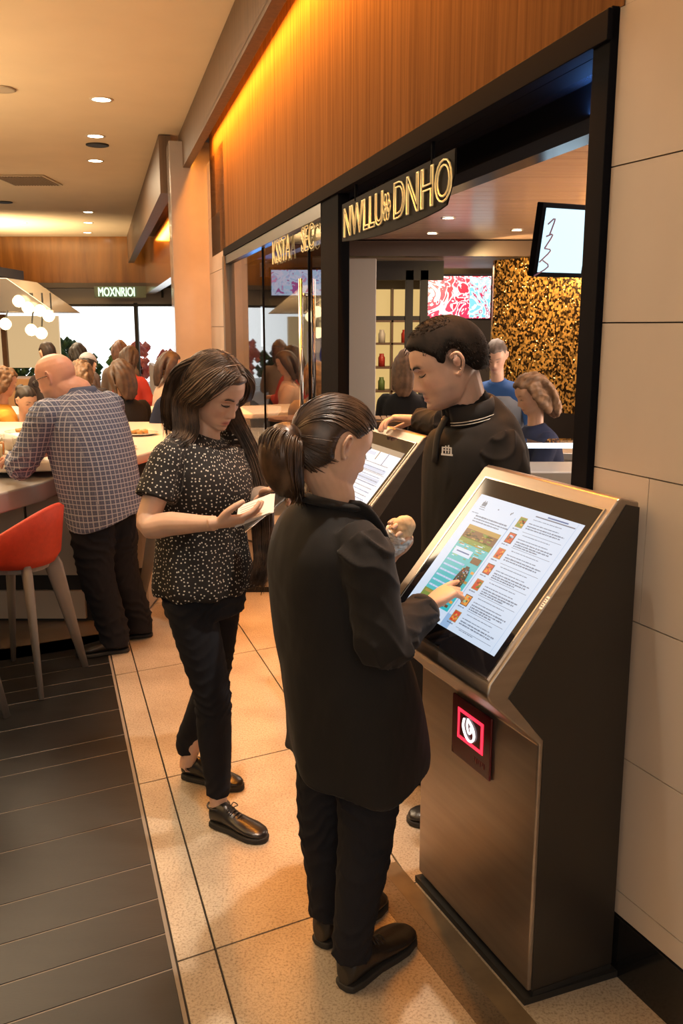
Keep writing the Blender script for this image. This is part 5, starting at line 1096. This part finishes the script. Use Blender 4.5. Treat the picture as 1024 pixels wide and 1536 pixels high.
cb_ = empty('low_cabinet', (-.55, 6.1, 0), 'low pale metal cabinet seen between the two women in front of the shop glass', 'cabinet'); rcb = cb_.location
mb = MB(); mb.box((-.55, 6.1, .25), (.34, .26, .42)); mb.build('body', mat('pale_cabinet_metal', (.42, .37, .30), .4, .3), cb_, root=rcb, bevel=.012); mb = MB(); mb.box((-.55, 6.1, .475), (.37, .29, .03)); mb.build('lid', m_steel, cb_, root=rcb, bevel=.005)
mb = MB(); mb.box((-.55, 6.1, .02), (.30, .22, .04)); mb.build('base', m_matblack, cb_, root=rcb); mb = MB(); mb.tube([(-.66, 5.965, .38), (-.55, 5.955, .36), (-.44, 5.965, .38)], .007, 8, k=3); mb.build('handle', m_matblack, cb_, root=rcb)
# ================================================================== INSIDE THE SHOP
IG = 'people inside the shop'
# dark floor inside
mb = MB(); mb.prism([S(3.4, -.06, .0005), S(8.0, -.06, .0005), (-1.5, 14.7, .0005), (6.3, 14.7, .0005), (6.3, 5.2, .0005), (.35, 5.2, .0005)], (0, 0, .004)); struct(mb.build('floor', mat('shop_floor', (.06, .045, .035), .35)))
bystander('person with long brown hair in black, back turned, left of the polo shirt man', IG, .50, 7.1, 15, 1.50, (.012, .012, .014), (.20, .11, .06), arms='table', lean=4)
bystander('grey haired person in a grey vest over a blue sweater by the work counter', IG, 1.30, 7.2, -150, 1.58, (.035, .11, .34), (.18, .15, .13), hair='short', skin=SK_M, arms='work', lean=20, sx=1.5, apron=(.26, .30, .36), turn=-10)
bystander('person in a navy top with light brown hair beside the right door frame', IG, 1.32, 5.75, -100, 1.38, (.02, .03, .075), (.32, .18, .09), hair='curly', arms='work', lean=12)
# work counter
wc = empty('work_counter', (1.5, 6.1, 0), 'stainless work counter behind the man in the polo shirt', 'counter'); rc = wc.location
mb = MB(); mb.box((1.95, 6.45, .93), (2.1, .70, .05)); mb.build('worktop', mat('stainless_top', (.60, .58, .56), .3, .7), wc, root=rc, bevel=.006)
mb = MB(); mb.box((1.95, 6.45, .46), (2.0, .60, .90)); mb.build('body', mat('pale_steel_front', (.48, .46, .44), .35, .5), wc, root=rc)
for k in range(4):
    mb = MB(); mb.box((1.2+k*.5, 6.13, .48), (.47, .02, .80)); dr = mb.build('door', mat('pale_steel_front', (.48, .46, .44), .35, .5), wc, root=rc, bevel=.004)
    mb = MB(); mb.tube([(1.06+k*.5, 6.11, .80), (1.34+k*.5, 6.11, .80)], .006, 8); mb.build('handle', m_chrome, dr, root=rc)
lb_ = empty('heated_display', (1.0, 5.2, .955), 'low glass fronted display with a bright white light strip beside the door frame', 'display case'); rl = lb_.location
mb = MB(); mb.box((1.18, 5.2, .50), (.75, .40, 1.0)); mb.build('cabinet', mat('white_enamel', (.62, .61, .60), .25), lb_, root=rl, bevel=.01)
mb = MB(); mb.box((1.18, 5.03, 1.145), (.70, .03, .028)); mb.build('light_strip', glow('cool_strip', (.80, .92, 1), 2), lb_, root=rl, bevel=.008)
mb = MB(); mb.box((1.18, 5.22, 1.07), (.74, .36, .14)); mb.build('glass_case', m_clear, lb_, root=rl)
bx_ = empty('woven_basket', (1.06, 6.3, .956), 'tan woven basket on the stainless work counter', 'basket'); rb = bx_.location
mb = MB(); mb.box((1.06, 6.3, 1.042), (.22, .24, .17), taper=1.1); mb.build('basket_body', mat('woven_tan', (.42, .30, .18), .7, noise=.5, nscale=50, bump=.4, bscale=80), bx_, root=rb, bevel=.01)
for k, (x, y) in enumerate(((1.24, 6.22), (1.32, 6.30), (1.30, 6.18))): lathe('paper_cup', (x, y, .956), [(.001, 0), (.028, 0), (.038, .11), (.036, .11), (.027, .006), (.001, .006)], mat('cup_white', (.70, .62, .50), .6), ['paper cup closest to the woven basket', 'rearmost paper cup beside the woven basket', 'front paper cup beside the woven basket'][k], 'cup', 'paper cups on the work counter')
# till desk with terminal where the man in the polo shirt rests his hand
td = empty('till_desk', (.5, 4.25, 0), 'dark till desk behind the further kiosk', 'desk'); rt2 = td.location
mb = MB(); mb.box((.56, 4.40, .60), (.50, .46, 1.20)); mb.build('body', m_matblack, td, root=rt2); mb = MB(); mb.box((.54, 4.36, 1.225), (.62, .54, .05)); mb.build('desk_top', mat('beige_desk_top', (.26, .20, .15), .5), td, root=rt2, bevel=.006)
ks = empty('till_keyboard', (.33, 4.13, 1.25), 'black till keyboard on a raised stand under the hand of the polo shirt man', 'keyboard'); rk = ks.location
mb = MB(); mb.box((.36, 4.18, 1.315), (.16, .12, .13)); mb.build('stand', m_matblack, ks, root=rk); mb = MB(); mb.box((.30, 4.02, 1.385), (.34, .20, .022)); kb = mb.build('case', m_matblack, ks, root=rk, bevel=.004); mb = MB(); mb.prism([(.30, 4.0, 1.36), (.42, 4.0, 1.36), (.42, 4.2, 1.30), (.30, 4.2, 1.30)], (0, 0, .02)); mb.build('bracket', m_matblack, ks, root=rk)
mb = MB()
for i in range(11):
    for j in range(5): mb.box((.162+i*.028, 3.955+j*.033, 1.399), (.022, .026, .008))
mb.build('keys', mat('key_grey', (.05, .05, .05), .5), ks, root=rk)
tm = empty('card_terminal', (.60, 4.25, 1.25), 'small dark card terminal on the till desk', 'card terminal'); rm = tm.location
mb = MB(); mb.prism([(.64, 4.16, 1.25), (.64, 4.34, 1.25), (.64, 4.34, 1.33), (.64, 4.16, 1.27)], (.10, 0, 0)); mb.build('case', m_matblack, tm, root=rm, bevel=.004)
mb = MB(); mb.prism([(.655, 4.22, 1.2915), (.655, 4.32, 1.3245), (.655, 4.32, 1.3275), (.655, 4.22, 1.2945)], (.07, 0, 0)); mb.build('screen', glow('terminal_screen', (.5, .6, .7), .5), tm, root=rm)
# stand of cream menu leaflets
fl = empty('leaflet_stand', (.70, 5.45, 0), 'cream printed leaflet board standing behind the chin of the man in the polo shirt', 'leaflet'); rf = fl.location
mb = MB(); mb.prism([(.48, 5.5, 1.12), (.80, 5.42, 1.12), (.74, 5.52, 1.42), (.56, 5.58, 1.42)], (0, .02, 0)); lf = mb.build('leaflet', mat('cream_paper', (.72, .66, .48), .6, noise=.25, nscale=25), fl, root=rf)
mb = MB(); mb.box((.64, 5.6, .55), (.5, .3, 1.10)); mb.build('stand', m_matblack, fl, root=rf)
# white partition panel beside the dark pillar
mb = MB(); mb.box((.13, 6.2, 1.12), (.20, .12, 2.24)); o = mb.build('partition_panel', mat('partition_white', (.50, .47, .44), .45), None, root=(.13, 6.2, 0), bevel=.005); tag(o, 'narrow tall off-white partition panel beside the dark pillar', 'panel')
dk = empty('service_desk', (.28, 6.6, 0), 'dark service desk with a beige top left of the person in black', 'desk'); rd = dk.location
mb = MB(); mb.box((.36, 6.75, .52), (.50, .5, 1.04)); mb.build('body', m_matblack, dk, root=rd); mb = MB(); mb.box((.36, 6.72, 1.055), (.56, .58, .035)); mb.build('desk_top', mat('beige_desk_top', (.26, .20, .15), .5), dk, root=rd, bevel=.005)

# screens
def tvmat(name, ramp, sc, es, seed=0):
    m = bpy.data.materials.new(name); n, l, b = nodes(m); tc = n.new('ShaderNodeTexCoord'); t = n.new('ShaderNodeTexNoise'); t.inputs['Scale'].default_value = sc; t.inputs['Detail'].default_value = 3; t.inputs['Distortion'].default_value = 2.5
    mp = n.new('ShaderNodeMapping'); mp.inputs['Location'].default_value = (seed, 0, 0); l.new(tc.outputs['Object'], mp.inputs[0]); l.new(mp.outputs[0], t.inputs[0]); r = n.new('ShaderNodeValToRGB'); r.color_ramp.interpolation = 'CONSTANT'
    while len(r.color_ramp.elements) < len(ramp): r.color_ramp.elements.new(.5)
    for e, (p_, c_) in zip(r.color_ramp.elements, ramp): e.position = p_; e.color = (*c_, 1)
    l.new(t.outputs[0], r.inputs[0]); l.new(r.outputs[0], b.inputs['Emission Color']); b.inputs['Emission Strength'].default_value = es; b.inputs['Base Color'].default_value = (.01, .01, .01, 1); b.inputs['Roughness'].default_value = .2; return m
def screen(cx, cy, cz, w_, h_, rz, mt, label, group=None, tilt=0, extra=None):
    root = empty('wall_screen', (cx, cy, cz), label, 'screen', group); a = R(rz); X = V(math.cos(a), math.sin(a), 0); N_ = V(math.sin(a), -math.cos(a), 0); U = unit(Z3*math.cos(R(tilt))+N_*math.sin(R(tilt))); N_ = np.cross(X, U)
    c = V(cx, cy, cz); mb = MB(); mb.box(c-N_*.03, (w_+.05, .05, h_+.05), ax=(X, -N_, U)); mb.build('housing', m_black, root, root=c, bevel=.005)
    p = [c-X*w_/2-U*h_/2, c+X*w_/2-U*h_/2, c+X*w_/2+U*h_/2, c-X*w_/2+U*h_/2]; mb = MB(); mb.prism([q+N_*-.004 for q in p], N_*.004); pic = mb.build('picture', mt, root, root=c)
    if extra: extra(c, X, U, N_, root)
    return root
tv1 = tvmat('screen_red_food', [(0, (.75, .0, .05)), (.43, (.9, .80, .80)), (.50, (.85, .02, .10)), (.58, (1, .95, .95)), (.64, (.65, .0, .08))], 2.4, 1.3)
tv2 = tvmat('screen_cyan_food', [(0, (.25, .75, .85)), (.42, (.95, .95, 1)), (.50, (.55, .85, .92)), (.57, (.75, .02, .12)), (.61, (.95, .95, 1))], 3.2, 1.15, 3)
q = P(685, 446, 12.6)
def halfpic(c, X, U, N_, root): mb = MB(); mb.prism([c+X*a_+U*b_+N_*.0005 for a_, b_ in ((.17, -.27), (.455, -.27), (.455, .27), (.17, .27))], N_*.001); mb.build('picture_right_half', tv2, root, root=c)
screen(q[0], q[1], q[2], .92, .56, 0, tv1, 'red and white picture screen high on the back wall above the polo shirt man', extra=halfpic)
def scribble(c, X, U, N_, root):
    mb = MB()
    for k in range(4): mb.tube([c+X*(-.16+.02*k)+U*(-.18+.07*k)+N_*.002, c+X*(-.08)+U*(-.13+.08*k)+N_*.002, c+X*(-.12)+U*(-.10+.06*k)+N_*.002], .004, 6, k=3)
    mb.build('picture_line', glow('dark_red_line', (.25, .08, .12), .6), root, root=c)
q = P(846, 362, 4.9); screen(q[0], q[1], q[2], .28, .32, 24, glow('cool_screen', (.62, .88, 1), 1.3), 'pale blue lit screen hanging at the top right of the shop opening', tilt=10, extra=scribble)
tv3 = tvmat('screen_menu_pale', [(0, (.55, .10, .30)), (.40, (.60, .72, .85)), (.50, (.85, .75, .85)), (.57, (.45, .60, .80)), (.63, (.8, .3, .5))], 6, 1.3, 5)
q = P(430, 424, 9.0); screen(q[0], q[1], q[2], .30, .24, 0, tv3, 'left one of the two menu screens seen through the shop glass', 'menu screens behind the glass')
q = P(474, 424, 9.0); screen(q[0], q[1], q[2], .28, .24, 0, tv3, 'right one of the two menu screens seen through the shop glass', 'menu screens behind the glass')
po_ = empty('poster', P(473, 520, 8.0), 'dark blue poster with a small pale picture behind the shop glass', 'poster'); rp_ = V(*po_.location)
mb = MB(); mb.box(rp_, (.15, .012, .26)); mb.build('sheet', glow('poster_blue', (.01, .03, .16), .6), po_, root=rp_); mb = MB(); mb.box(rp_+V(.01, -.008, 0), (.06, .004, .10)); mb.build('picture', glow('poster_picture', (.6, .35, .3), .6), po_, root=rp_)

# gold mosaic wall
m_gold = bpy.data.materials.new('gold_mosaic'); n, l, b = nodes(m_gold); tc = n.new('ShaderNodeTexCoord'); vo = n.new('ShaderNodeTexVoronoi'); vo.inputs['Scale'].default_value = 42; l.new(tc.outputs['Object'], vo.inputs[0])
r_ = n.new('ShaderNodeValToRGB'); r_.color_ramp.elements[0].color = (.02, .008, .002, 1); r_.color_ramp.elements[0].position = .35; r_.color_ramp.elements[1].color = (.75, .40, .10, 1); r_.color_ramp.elements[1].position = .9
sp_ = n.new('ShaderNodeSeparateColor'); l.new(vo.outputs['Color'], sp_.inputs[0]); l.new(sp_.outputs[0], r_.inputs[0]); l.new(r_.outputs[0], b.inputs['Base Color']); b.inputs['Metallic'].default_value = .6; b.inputs['Roughness'].default_value = .3
bp = n.new('ShaderNodeBump'); bp.inputs['Strength'].default_value = 1; bp.inputs['Distance'].default_value = .04; l.new(sp_.outputs[1], bp.inputs['Height']); l.new(bp.outputs[0], b.inputs['Normal'])
mb = MB(); a0, a1 = P(738, 500, 10.6), P(850, 500, 9.6)
gx = unit(V(a1[0]-a0[0], a1[1]-a0[1], 0)); L_ = np.linalg.norm(a1-a0)+1.6; mb.prism([(a0[0], a0[1], .9), tuple(V(a0[0], a0[1], .9)+gx*L_), tuple(V(a0[0], a0[1], .9)+gx*L_+V(0, .1, 0)), (a0[0], a0[1]+.1, .9)], (0, 0, 1.64)); o = struct(mb.build('wall_mosaic', m_gold))
mb = MB(); rr = random.Random(5); gn = V(gx[1], -gx[0], 0)
for k in range(110):
    c = V(a0[0], a0[1], 0)+gx*rr.uniform(.03, 1.8)+gn*.03+V(0, 0, rr.uniform(1.25, 2.5)); s_ = rr.uniform(.004, .011); mb.box(c, (s_, s_, s_))
struct(mb.build('trim_21', glow('sparkle_bulbs', (1, .62, .2), 6)))  # glowing specks added as glints on the gold tiles
lamp('mosaic_lamp', 'AREA', tuple(V(a0[0], a0[1], 2.45)+gx*.8+gn*.8), 45, (1, .68, .3), .4, tuple(V(a0[0], a0[1], 1.7)+gx*.8))  # added light without a fixture, makes the mosaic shine
# kitchen recess left of the screen: frame, warm shelves
mb = MB(); q0, q1 = P(543, 500, 11), P(632, 500, 11)
for xx in (q0[0], q1[0]+.02, (q0[0]+q1[0])/2+.20): mb.box((xx, 11, 1.2), (.09, .1, 2.5))
mb.box(((q0[0]+q1[0])/2, 11, 2.45), (1.2, .1, .22)); mb.box(((q0[0]+q1[0])/2, 11, 1.90), (.9, .06, .05)); mb.box((q1[0]+.55, 11, 1.55), (1.0, .1, .1)); struct(mb.build('trim_22', m_matblack))
sh = empty('shelf_unit', (.7, 13.6, 0), 'warmly lit shelf unit of jars in the recess behind the person in black', 'shelf unit'); rs_ = sh.location
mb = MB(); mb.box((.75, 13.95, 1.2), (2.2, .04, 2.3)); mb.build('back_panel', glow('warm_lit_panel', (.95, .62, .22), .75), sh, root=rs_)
for z in (.5, .85, 1.2, 1.55, 1.88): mb = MB(); mb.box((.75, 13.75, z), (2.2, .38, .03)); mb.build('shelf', mat('shelf_wood', (.16, .09, .05), .5), sh, root=rs_)
for x in (-.35, .2, .75, 1.3, 1.85): mb = MB(); mb.box((x, 13.75, 1.2), (.03, .38, 2.3)); mb.build('upright', mat('shelf_wood', (.16, .09, .05), .5), sh, root=rs_)
rr = random.Random(11); jm = [mat('jar_%s' % a, c, .25) for a, c in (('amber', (.55, .25, .05)), ('cream', (.7, .62, .5)), ('brown', (.12, .05, .02)), ('green', (.15, .22, .06)), ('red', (.5, .05, .03)))]
jproto = {}
for z in (.515, .865, 1.215, 1.565):
    for x in np.arange(-.25, 1.8, .17):
        if min(abs(x-u) for u in (-.35, .2, .75, 1.3, 1.85)) < .07: continue
        k = rr.randrange(5)
        if k not in jproto:
            mb = MB(); mb.rev((0, 0, 0), [(.001, 0), (.05, 0), (.052, .13), (.035, .16), (.035, .19), (.001, .19)], 14); jproto[k] = mb.build('storage_jar', jm[k], None, smooth=True); o = jproto[k]
        else: o = jproto[k].copy(); COL.objects.link(o)
        o.location = (x, 13.66, z+.001); comp = sum(x > u for u in (.2, .75, 1.3)); nth = int(round((x-[-.35, .2, .75, 1.3][comp])/.17)); zi = (.515, .865, 1.215, 1.565).index(z)
        tag(o, '%s jar on the %s back shelf, %s compartment, %s place' % (['amber', 'cream', 'brown', 'green', 'red'][k], ['lowest', 'second lowest', 'second highest', 'highest'][zi], ['leftmost', 'second', 'third', 'rightmost'][comp], ['first', 'second', 'third', 'fourth', 'fifth'][min(4, nth)]), 'jar', 'jars on the back shelves')
# dark shelving and small table seen through the glass on the left
mb = MB(); mb.box((-.75, 11.6, 1.1), (1.5, .5, .9)); tag(mb.build('sideboard', mat('dark_sideboard', (.045, .03, .022), .4), None, root=(-.75, 11.6, .65)), 'dark sideboard standing behind the shop glass', 'sideboard')
tt = empty('round_table', (-.42, 7.7, 0), 'small orange topped table behind the shop glass', 'table'); r3 = tt.location
mb = MB(); mb.rev((-.42, 7.7, 1.02), [(.001, 0), (.22, 0), (.225, .02), (.001, .025)], 28); mb.build('tabletop', mat('orange_top', (.75, .28, .12), .35), tt, root=r3, smooth=False)
mb = MB(); mb.rev((-.42, 7.7, 0), [(.18, 0), (.18, .02), (.03, .04), (.03, 1.02)], 20); mb.build('pedestal', m_matblack, tt, root=r3)
mb = MB(); ph = S(4.35, .02, 0); mb.tube([V(*S(3.62, .028, .75)), V(*S(3.62, .028, 2.1))], .014, 12); 
for z in (.85, 2.0): mb.tube([V(*S(3.62, .03, z)), V(*S(3.62, -.02, z))], .010, 8)
tag(mb.build('door_handle', m_chrome, None, root=S(3.62, .028, .75), smooth=True), 'long vertical chrome pull handle on the shop glass door', 'handle')

# ================================================================== SIGNS
def sign_text(txt, p, xdir, size, m, parent, root, bevel=.004, extrude=0, fill=False, sx=1.0, name='lettering'):
    cu = bpy.data.curves.new(name, 'FONT'); cu.body = txt; cu.size = size; cu.bevel_depth = bevel; cu.extrude = extrude; cu.fill_mode = 'BOTH' if fill else 'NONE'; cu.bevel_resolution = 2; cu.resolution_u = 4
    o = bpy.data.objects.new('tmp', cu); COL.objects.link(o); dg = bpy.context.evaluated_depsgraph_get(); me = bpy.data.meshes.new_from_object(o.evaluated_get(dg)); bpy.data.objects.remove(o)
    X = unit(xdir); N_ = np.cross(X, Z3); c = getco(me); w = np.outer(c[:, 0]*sx, X)+np.outer(c[:, 1], Z3)+np.outer(c[:, 2], N_)+np.array(p)-np.array(root); setco(me, w); me.materials.clear(); me.materials.append(m); me.name = name
    o = bpy.data.objects.new(name, me); COL.objects.link(o); o.parent = parent; return o
m_neon = mat('gold_neon', (.55, .40, .16), .3, .6, emit=(1, .66, .25), es=.38)
sg = empty('shop_sign', S(1.9, .0, 2.26), 'gold outlined letters on a dark curved panel hanging under the shop header', 'sign'); rs = sg.location
mb = MB()
for t in (1.3, 2.4): mb = MB(); mb.tube([V(*S(t, .004, 2.42)), V(*S(t, .004, 2.503))], .008, 8); mb.build('hanger', m_black, sg, root=rs)
mb = MB(); pts = []
for t in np.linspace(1.06, 2.66, 22): pts.append((t, 2.435))
low = [(t, 2.245-.03*math.sin((t-1.06)/1.6*math.pi)+(.10*max(0, (1.16-t)/.1)**2)) for t in np.linspace(1.06, 2.66, 22)]
mb.prism([S(t, .000, z) for t, z in pts]+[S(t, .000, z) for t, z in low[::-1]], SN*.008); mb.build('panel', mat('sign_panel', (.012, .009, .007), .7, spec=.1), sg, root=rs, bevel=.002)
XD = -SD
sign_text('NWLLU', S(2.60, .016, 2.262), XD, .205, m_neon, sg, rs, .0035, sx=.98)
mb = MB(); fc_ = V(*S(1.845, .018, 2.325))
for k in range(6):
    a = k*math.pi/3; q = fc_+XD*math.cos(a)*.036+Z3*math.sin(a)*.036; mb.tube([q+XD*.020*math.cos(b_)+Z3*.026*math.sin(b_) for b_ in np.linspace(0, 6.3, 12)], .003, 6)
mb.tube([fc_+XD*.012*math.cos(b_)+Z3*.012*math.sin(b_) for b_ in np.linspace(0, 6.3, 10)], .004, 6); mb.build('flower_mark', m_neon, sg, root=rs, smooth=True)
sign_text('DNHO', S(1.76, .016, 2.262), XD, .215, m_neon, sg, rs, .0035, sx=1.06)
s2 = empty('glass_sign', S(4.0, .0, 2.26), 'gold outlined letters on the shop glass left of the dark pillar', 'sign'); r2 = s2.location
sign_text('KSSTA', S(4.72, .004, 2.26), XD, .235, m_neon, s2, r2, .0035, sx=1.0); sign_text('SEC', S(3.70, .004, 2.27), XD, .215, m_neon, s2, r2, .0035, sx=1.0)
q = P(147, 444, 23.2); s3 = empty('far_shop_sign', tuple(q), 'pale green lit letters over the far shop windows', 'sign'); r3_ = V(*s3.location)
sign_text('MOXNRIOI', q, (1, 0, 0), .30, glow('green_white_letters', (.75, 1, .68), 1.6), s3, r3_, .006, extrude=.01, fill=True, sx=.62)
mb = MB(); mb.box(q+V(.55, .04, .1), (1.3, .02, .28)); mb.build('backing', mat('sign_backing_green', (.10, .13, .09), .5), s3, root=r3_)

# ================================================================== CEILING FITTINGS
def downlight(p, r_=.075, label='', group='ceiling downlights', proto={}):
    if r_ not in proto:
        root = empty('ceiling_downlight', p, label, 'ceiling light', group); c = V(*p)
        mb = MB(); mb.rev(c-V(0, 0, .006), [(r_*.78, 0), (r_, .0), (r_*1.02, .006), (r_*.78, .006)], 28, cap=False); mb.build('rim', mat('lamp_rim', (.6, .5, .38), .4), root, root=c, smooth=True)
        mb = MB(); mb.rev(c-V(0, 0, .003), [(.001, 0), (r_*.80, .0), (r_*.8, .002), (.001, .002)], 28); mb.build('lens', m_lamp, root, root=c); proto[r_] = root; return
    dup(proto[r_], p, 0, label, group)
for (px, py), lb in {(152, 149): 'ceiling light nearest the camera on the cream ceiling', (143, 204): 'ceiling light just before the round speaker', (143, 241): 'ceiling light just beyond the round speaker', (132, 318): 'nearest of the last three ceiling lights in the row', (132, 334): 'middle one of the last three ceiling lights in the row', (131, 349): 'furthest ceiling light in the row, next to the wood soffit', (33, 334): 'single ceiling light left of the main row'}.items():
    q = PF(px, py, 4.01); downlight((q[0], q[1], 4.01), .115, lb)
for (px, py), lb in {(788, 242): 'nearest downlight in the slatted shop ceiling', (672, 327): 'second downlight in the slatted ceiling above the lettering end', (648, 350): 'downlight in the slatted ceiling closest to the dark beam', (775, 345): 'downlight in the slatted ceiling furthest right near the beam'}.items():
    q = PF(px, py, 2.708); downlight((q[0], q[1], 2.708), .062, lb, 'shop ceiling downlights')
for (px, py), lb in {(547, 403): 'downlight in the low soffit above the partition panel', (750, 410): 'downlight in the low soffit right of the picture screen'}.items():
    q = PF(px, py, 2.565); downlight((q[0], q[1], 2.565), .085, lb, 'shop soffit downlights')
for px, py, r_, lb, mm in ((146, 217, .14, 'dark round ceiling speaker between two ceiling lights', m_matblack), (6, 303, .15, 'dark round ceiling speaker at the left edge', m_matblack), (2, 133, .13, 'pale round ceiling speaker at the left edge, nearest the camera', mat('pale_grille', (.40, .33, .24), .6))):
    q = PF(px, py, 4.008); o = empty('ceiling_speaker', (q[0], q[1], 4.008), lb, 'speaker', 'ceiling speakers'); c = V(q[0], q[1], 4.008)
    mb = MB(); mb.rev(c-V(0, 0, .014), [(.001, 0), (r_*.92, .0), (r_*.92, .012), (.001, .012)], 28); mb.build('grille', mm, o, root=c); mb = MB(); mb.rev(c-V(0, 0, .016), [(r_*.90, 0), (r_, .004), (r_, .016), (r_*.9, .016)], 28, cap=False); mb.build('rim', mm, o, root=c, smooth=True)
q = PF(42, 270, 4.005); av = empty('air_vent', (q[0], q[1], 4.005), 'rectangular slotted air vent in the cream ceiling', 'vent'); c = V(q[0], q[1], 4.005)
mb = MB(); mb.box(c-V(0, 0, .008), (.78, .95, .012)); mb.build('frame', mat('vent_cream', (.52, .42, .29), .6), av, root=c)
mb = MB()
for k in range(16): mb.box(c+V(-.33+k*.044, 0, -.020), (.020, .82, .014))
mb.build('slats', mat('vent_shadow', (.28, .22, .15), .7), av, root=c)

# ================================================================== FAR LEFT: hood with glowing reflections, warm kiosk, planting outside
hd = empty('counter_hood', (-6.0, 14.2, 0), 'sloping metal canopy over the far food counter at the left', 'canopy'); rh = hd.location
mb = MB(); mb.prism([(-9.5, 14.0, 2.52), (-5.05, 14.0, 2.52), (-4.35, 14.0, 2.02), (-9.5, 14.0, 2.02)], (0, 1.4, 0)); mb.build('canopy', mat('hood_metal', (.42, .36, .30), .25, .8), hd, root=rh, bevel=.01)
mb = MB(); mb.prism([(-9.5, 13.96, 2.56), (-5.25, 13.96, 2.56), (-5.25, 13.96, 2.70), (-9.5, 13.96, 2.70)], (0, 1.4, 0)); mb.build('canopy_top', m_matblack, hd, root=rh)
for x in (-9.2, -6.9): mb = MB(); mb.box((x, 14.9, 1.0), (.12, .12, 2.0)); mb.build('post', m_matblack, hd, root=rh)
for k, (px, py) in enumerate(((8, 486), (28, 452), (42, 462), (60, 466), (73, 474), (47, 495), (62, 500))):
    q = P(px, py, 13.88); c = V(*q); o = empty('globe_lamp', q, ['globe lamp at the left picture edge by the canopy, lower left of the cluster', 'highest globe lamp on the canopy front', 'globe lamp right below the highest one', 'third globe lamp down the canopy slope', 'globe lamp furthest right on the canopy slope', 'left one of the two lowest globe lamps', 'right one of the two lowest globe lamps'][k], 'lamp', 'globe lamps by the far canopy')  # glowing globes stand for reflections on the canopy, not real lamps
    mb = MB(); mb.rev(c, [(.001, -.09), (.05, -.075), (.085, -.03), (.09, 0), (.085, .03), (.05, .075), (.02, .09)], 16); mb.build('globe', glow('warm_globe', (1, .74, .38), 5), o, root=c, smooth=True)
    mb = MB(); mb.tube([c, V(c[0], 14.02, max(c[2], 2.06)), V(c[0], 14.02, 2.30)], .012, 6); mb.build('bracket', m_matblack, o, root=c)
wk = empty('food_counter', (-5.6, 13.8, 0), 'warmly lit food counter under the far canopy', 'counter'); r4 = wk.location
mb = MB(); mb.box((-6.9, 14.6, .5), (4.4, .8, 1.0)); mb.build('base', mat('warm_counter', (.40, .22, .10), .4), wk, root=r4); mb = MB(); mb.box((-6.9, 15.3, 1.55), (4.4, .06, .85)); mb.build('lit_back_panel', glow('warm_white_panel', (1, .68, .34), .65), wk, root=r4)
for x in (-8.6, -7.6, -6.6, -5.6): mb = MB(); mb.box((x, 15.24, 1.55), (.08, .08, .9)); mb.build('divider', mat('shelf_wood', (.16, .09, .05), .5), wk, root=r4)
rr = random.Random(8); cnt = [0]*4
fm = [mat('red_blossom', (.75, .05, .04), .6), mat('leaf_green', (.10, .28, .06), .6), mat('pink_blossom', (.8, .25, .25), .6), mat('dark_shrub', (.04, .12, .04), .7)]
for k in range(11):
    x = -9.5+k*.68+rr.uniform(-.15, .15); y = 24.6+rr.uniform(0, .6); hgt = rr.uniform(.95, 1.45); mi = rr.randrange(4); cnt[mi] += 1; root = empty('flowering_shrub', (x, y, 0), ['first', 'second', 'third', 'fourth', 'fifth', 'sixth', 'seventh'][cnt[mi]-1]+' '+['red flowering', 'bright green leafy', 'pink flowering', 'dark green'][mi]+' shrub from the left outside the far windows', 'shrub', 'shrubs outside the far windows'); c0 = V(x, y, 0)
    mb = MB()
    for j in range(60):
        a = rr.uniform(0, 6.28); zz = rr.uniform(.35, 1)*hgt; rad = .26*math.sin(min(1, (zz/hgt))*2.4)+.05; q = c0+V(math.cos(a)*rad*rr.random()**.5, math.sin(a)*rad*rr.random()**.5, zz); s_ = rr.uniform(.07, .12)
        mb.add(*tubegeo([q-V(0, 0, s_), q, q+V(0, 0, s_)], [.01, s_, .01], 6))
    mb.build('foliage', fm[mi], root, root=c0, smooth=True); mb = MB(); mb.tube([c0, c0+V(0, 0, hgt*.7)], [.04, .02], 8); mb.build('stem', mat('bark', (.10, .06, .04), .8), root, root=c0)
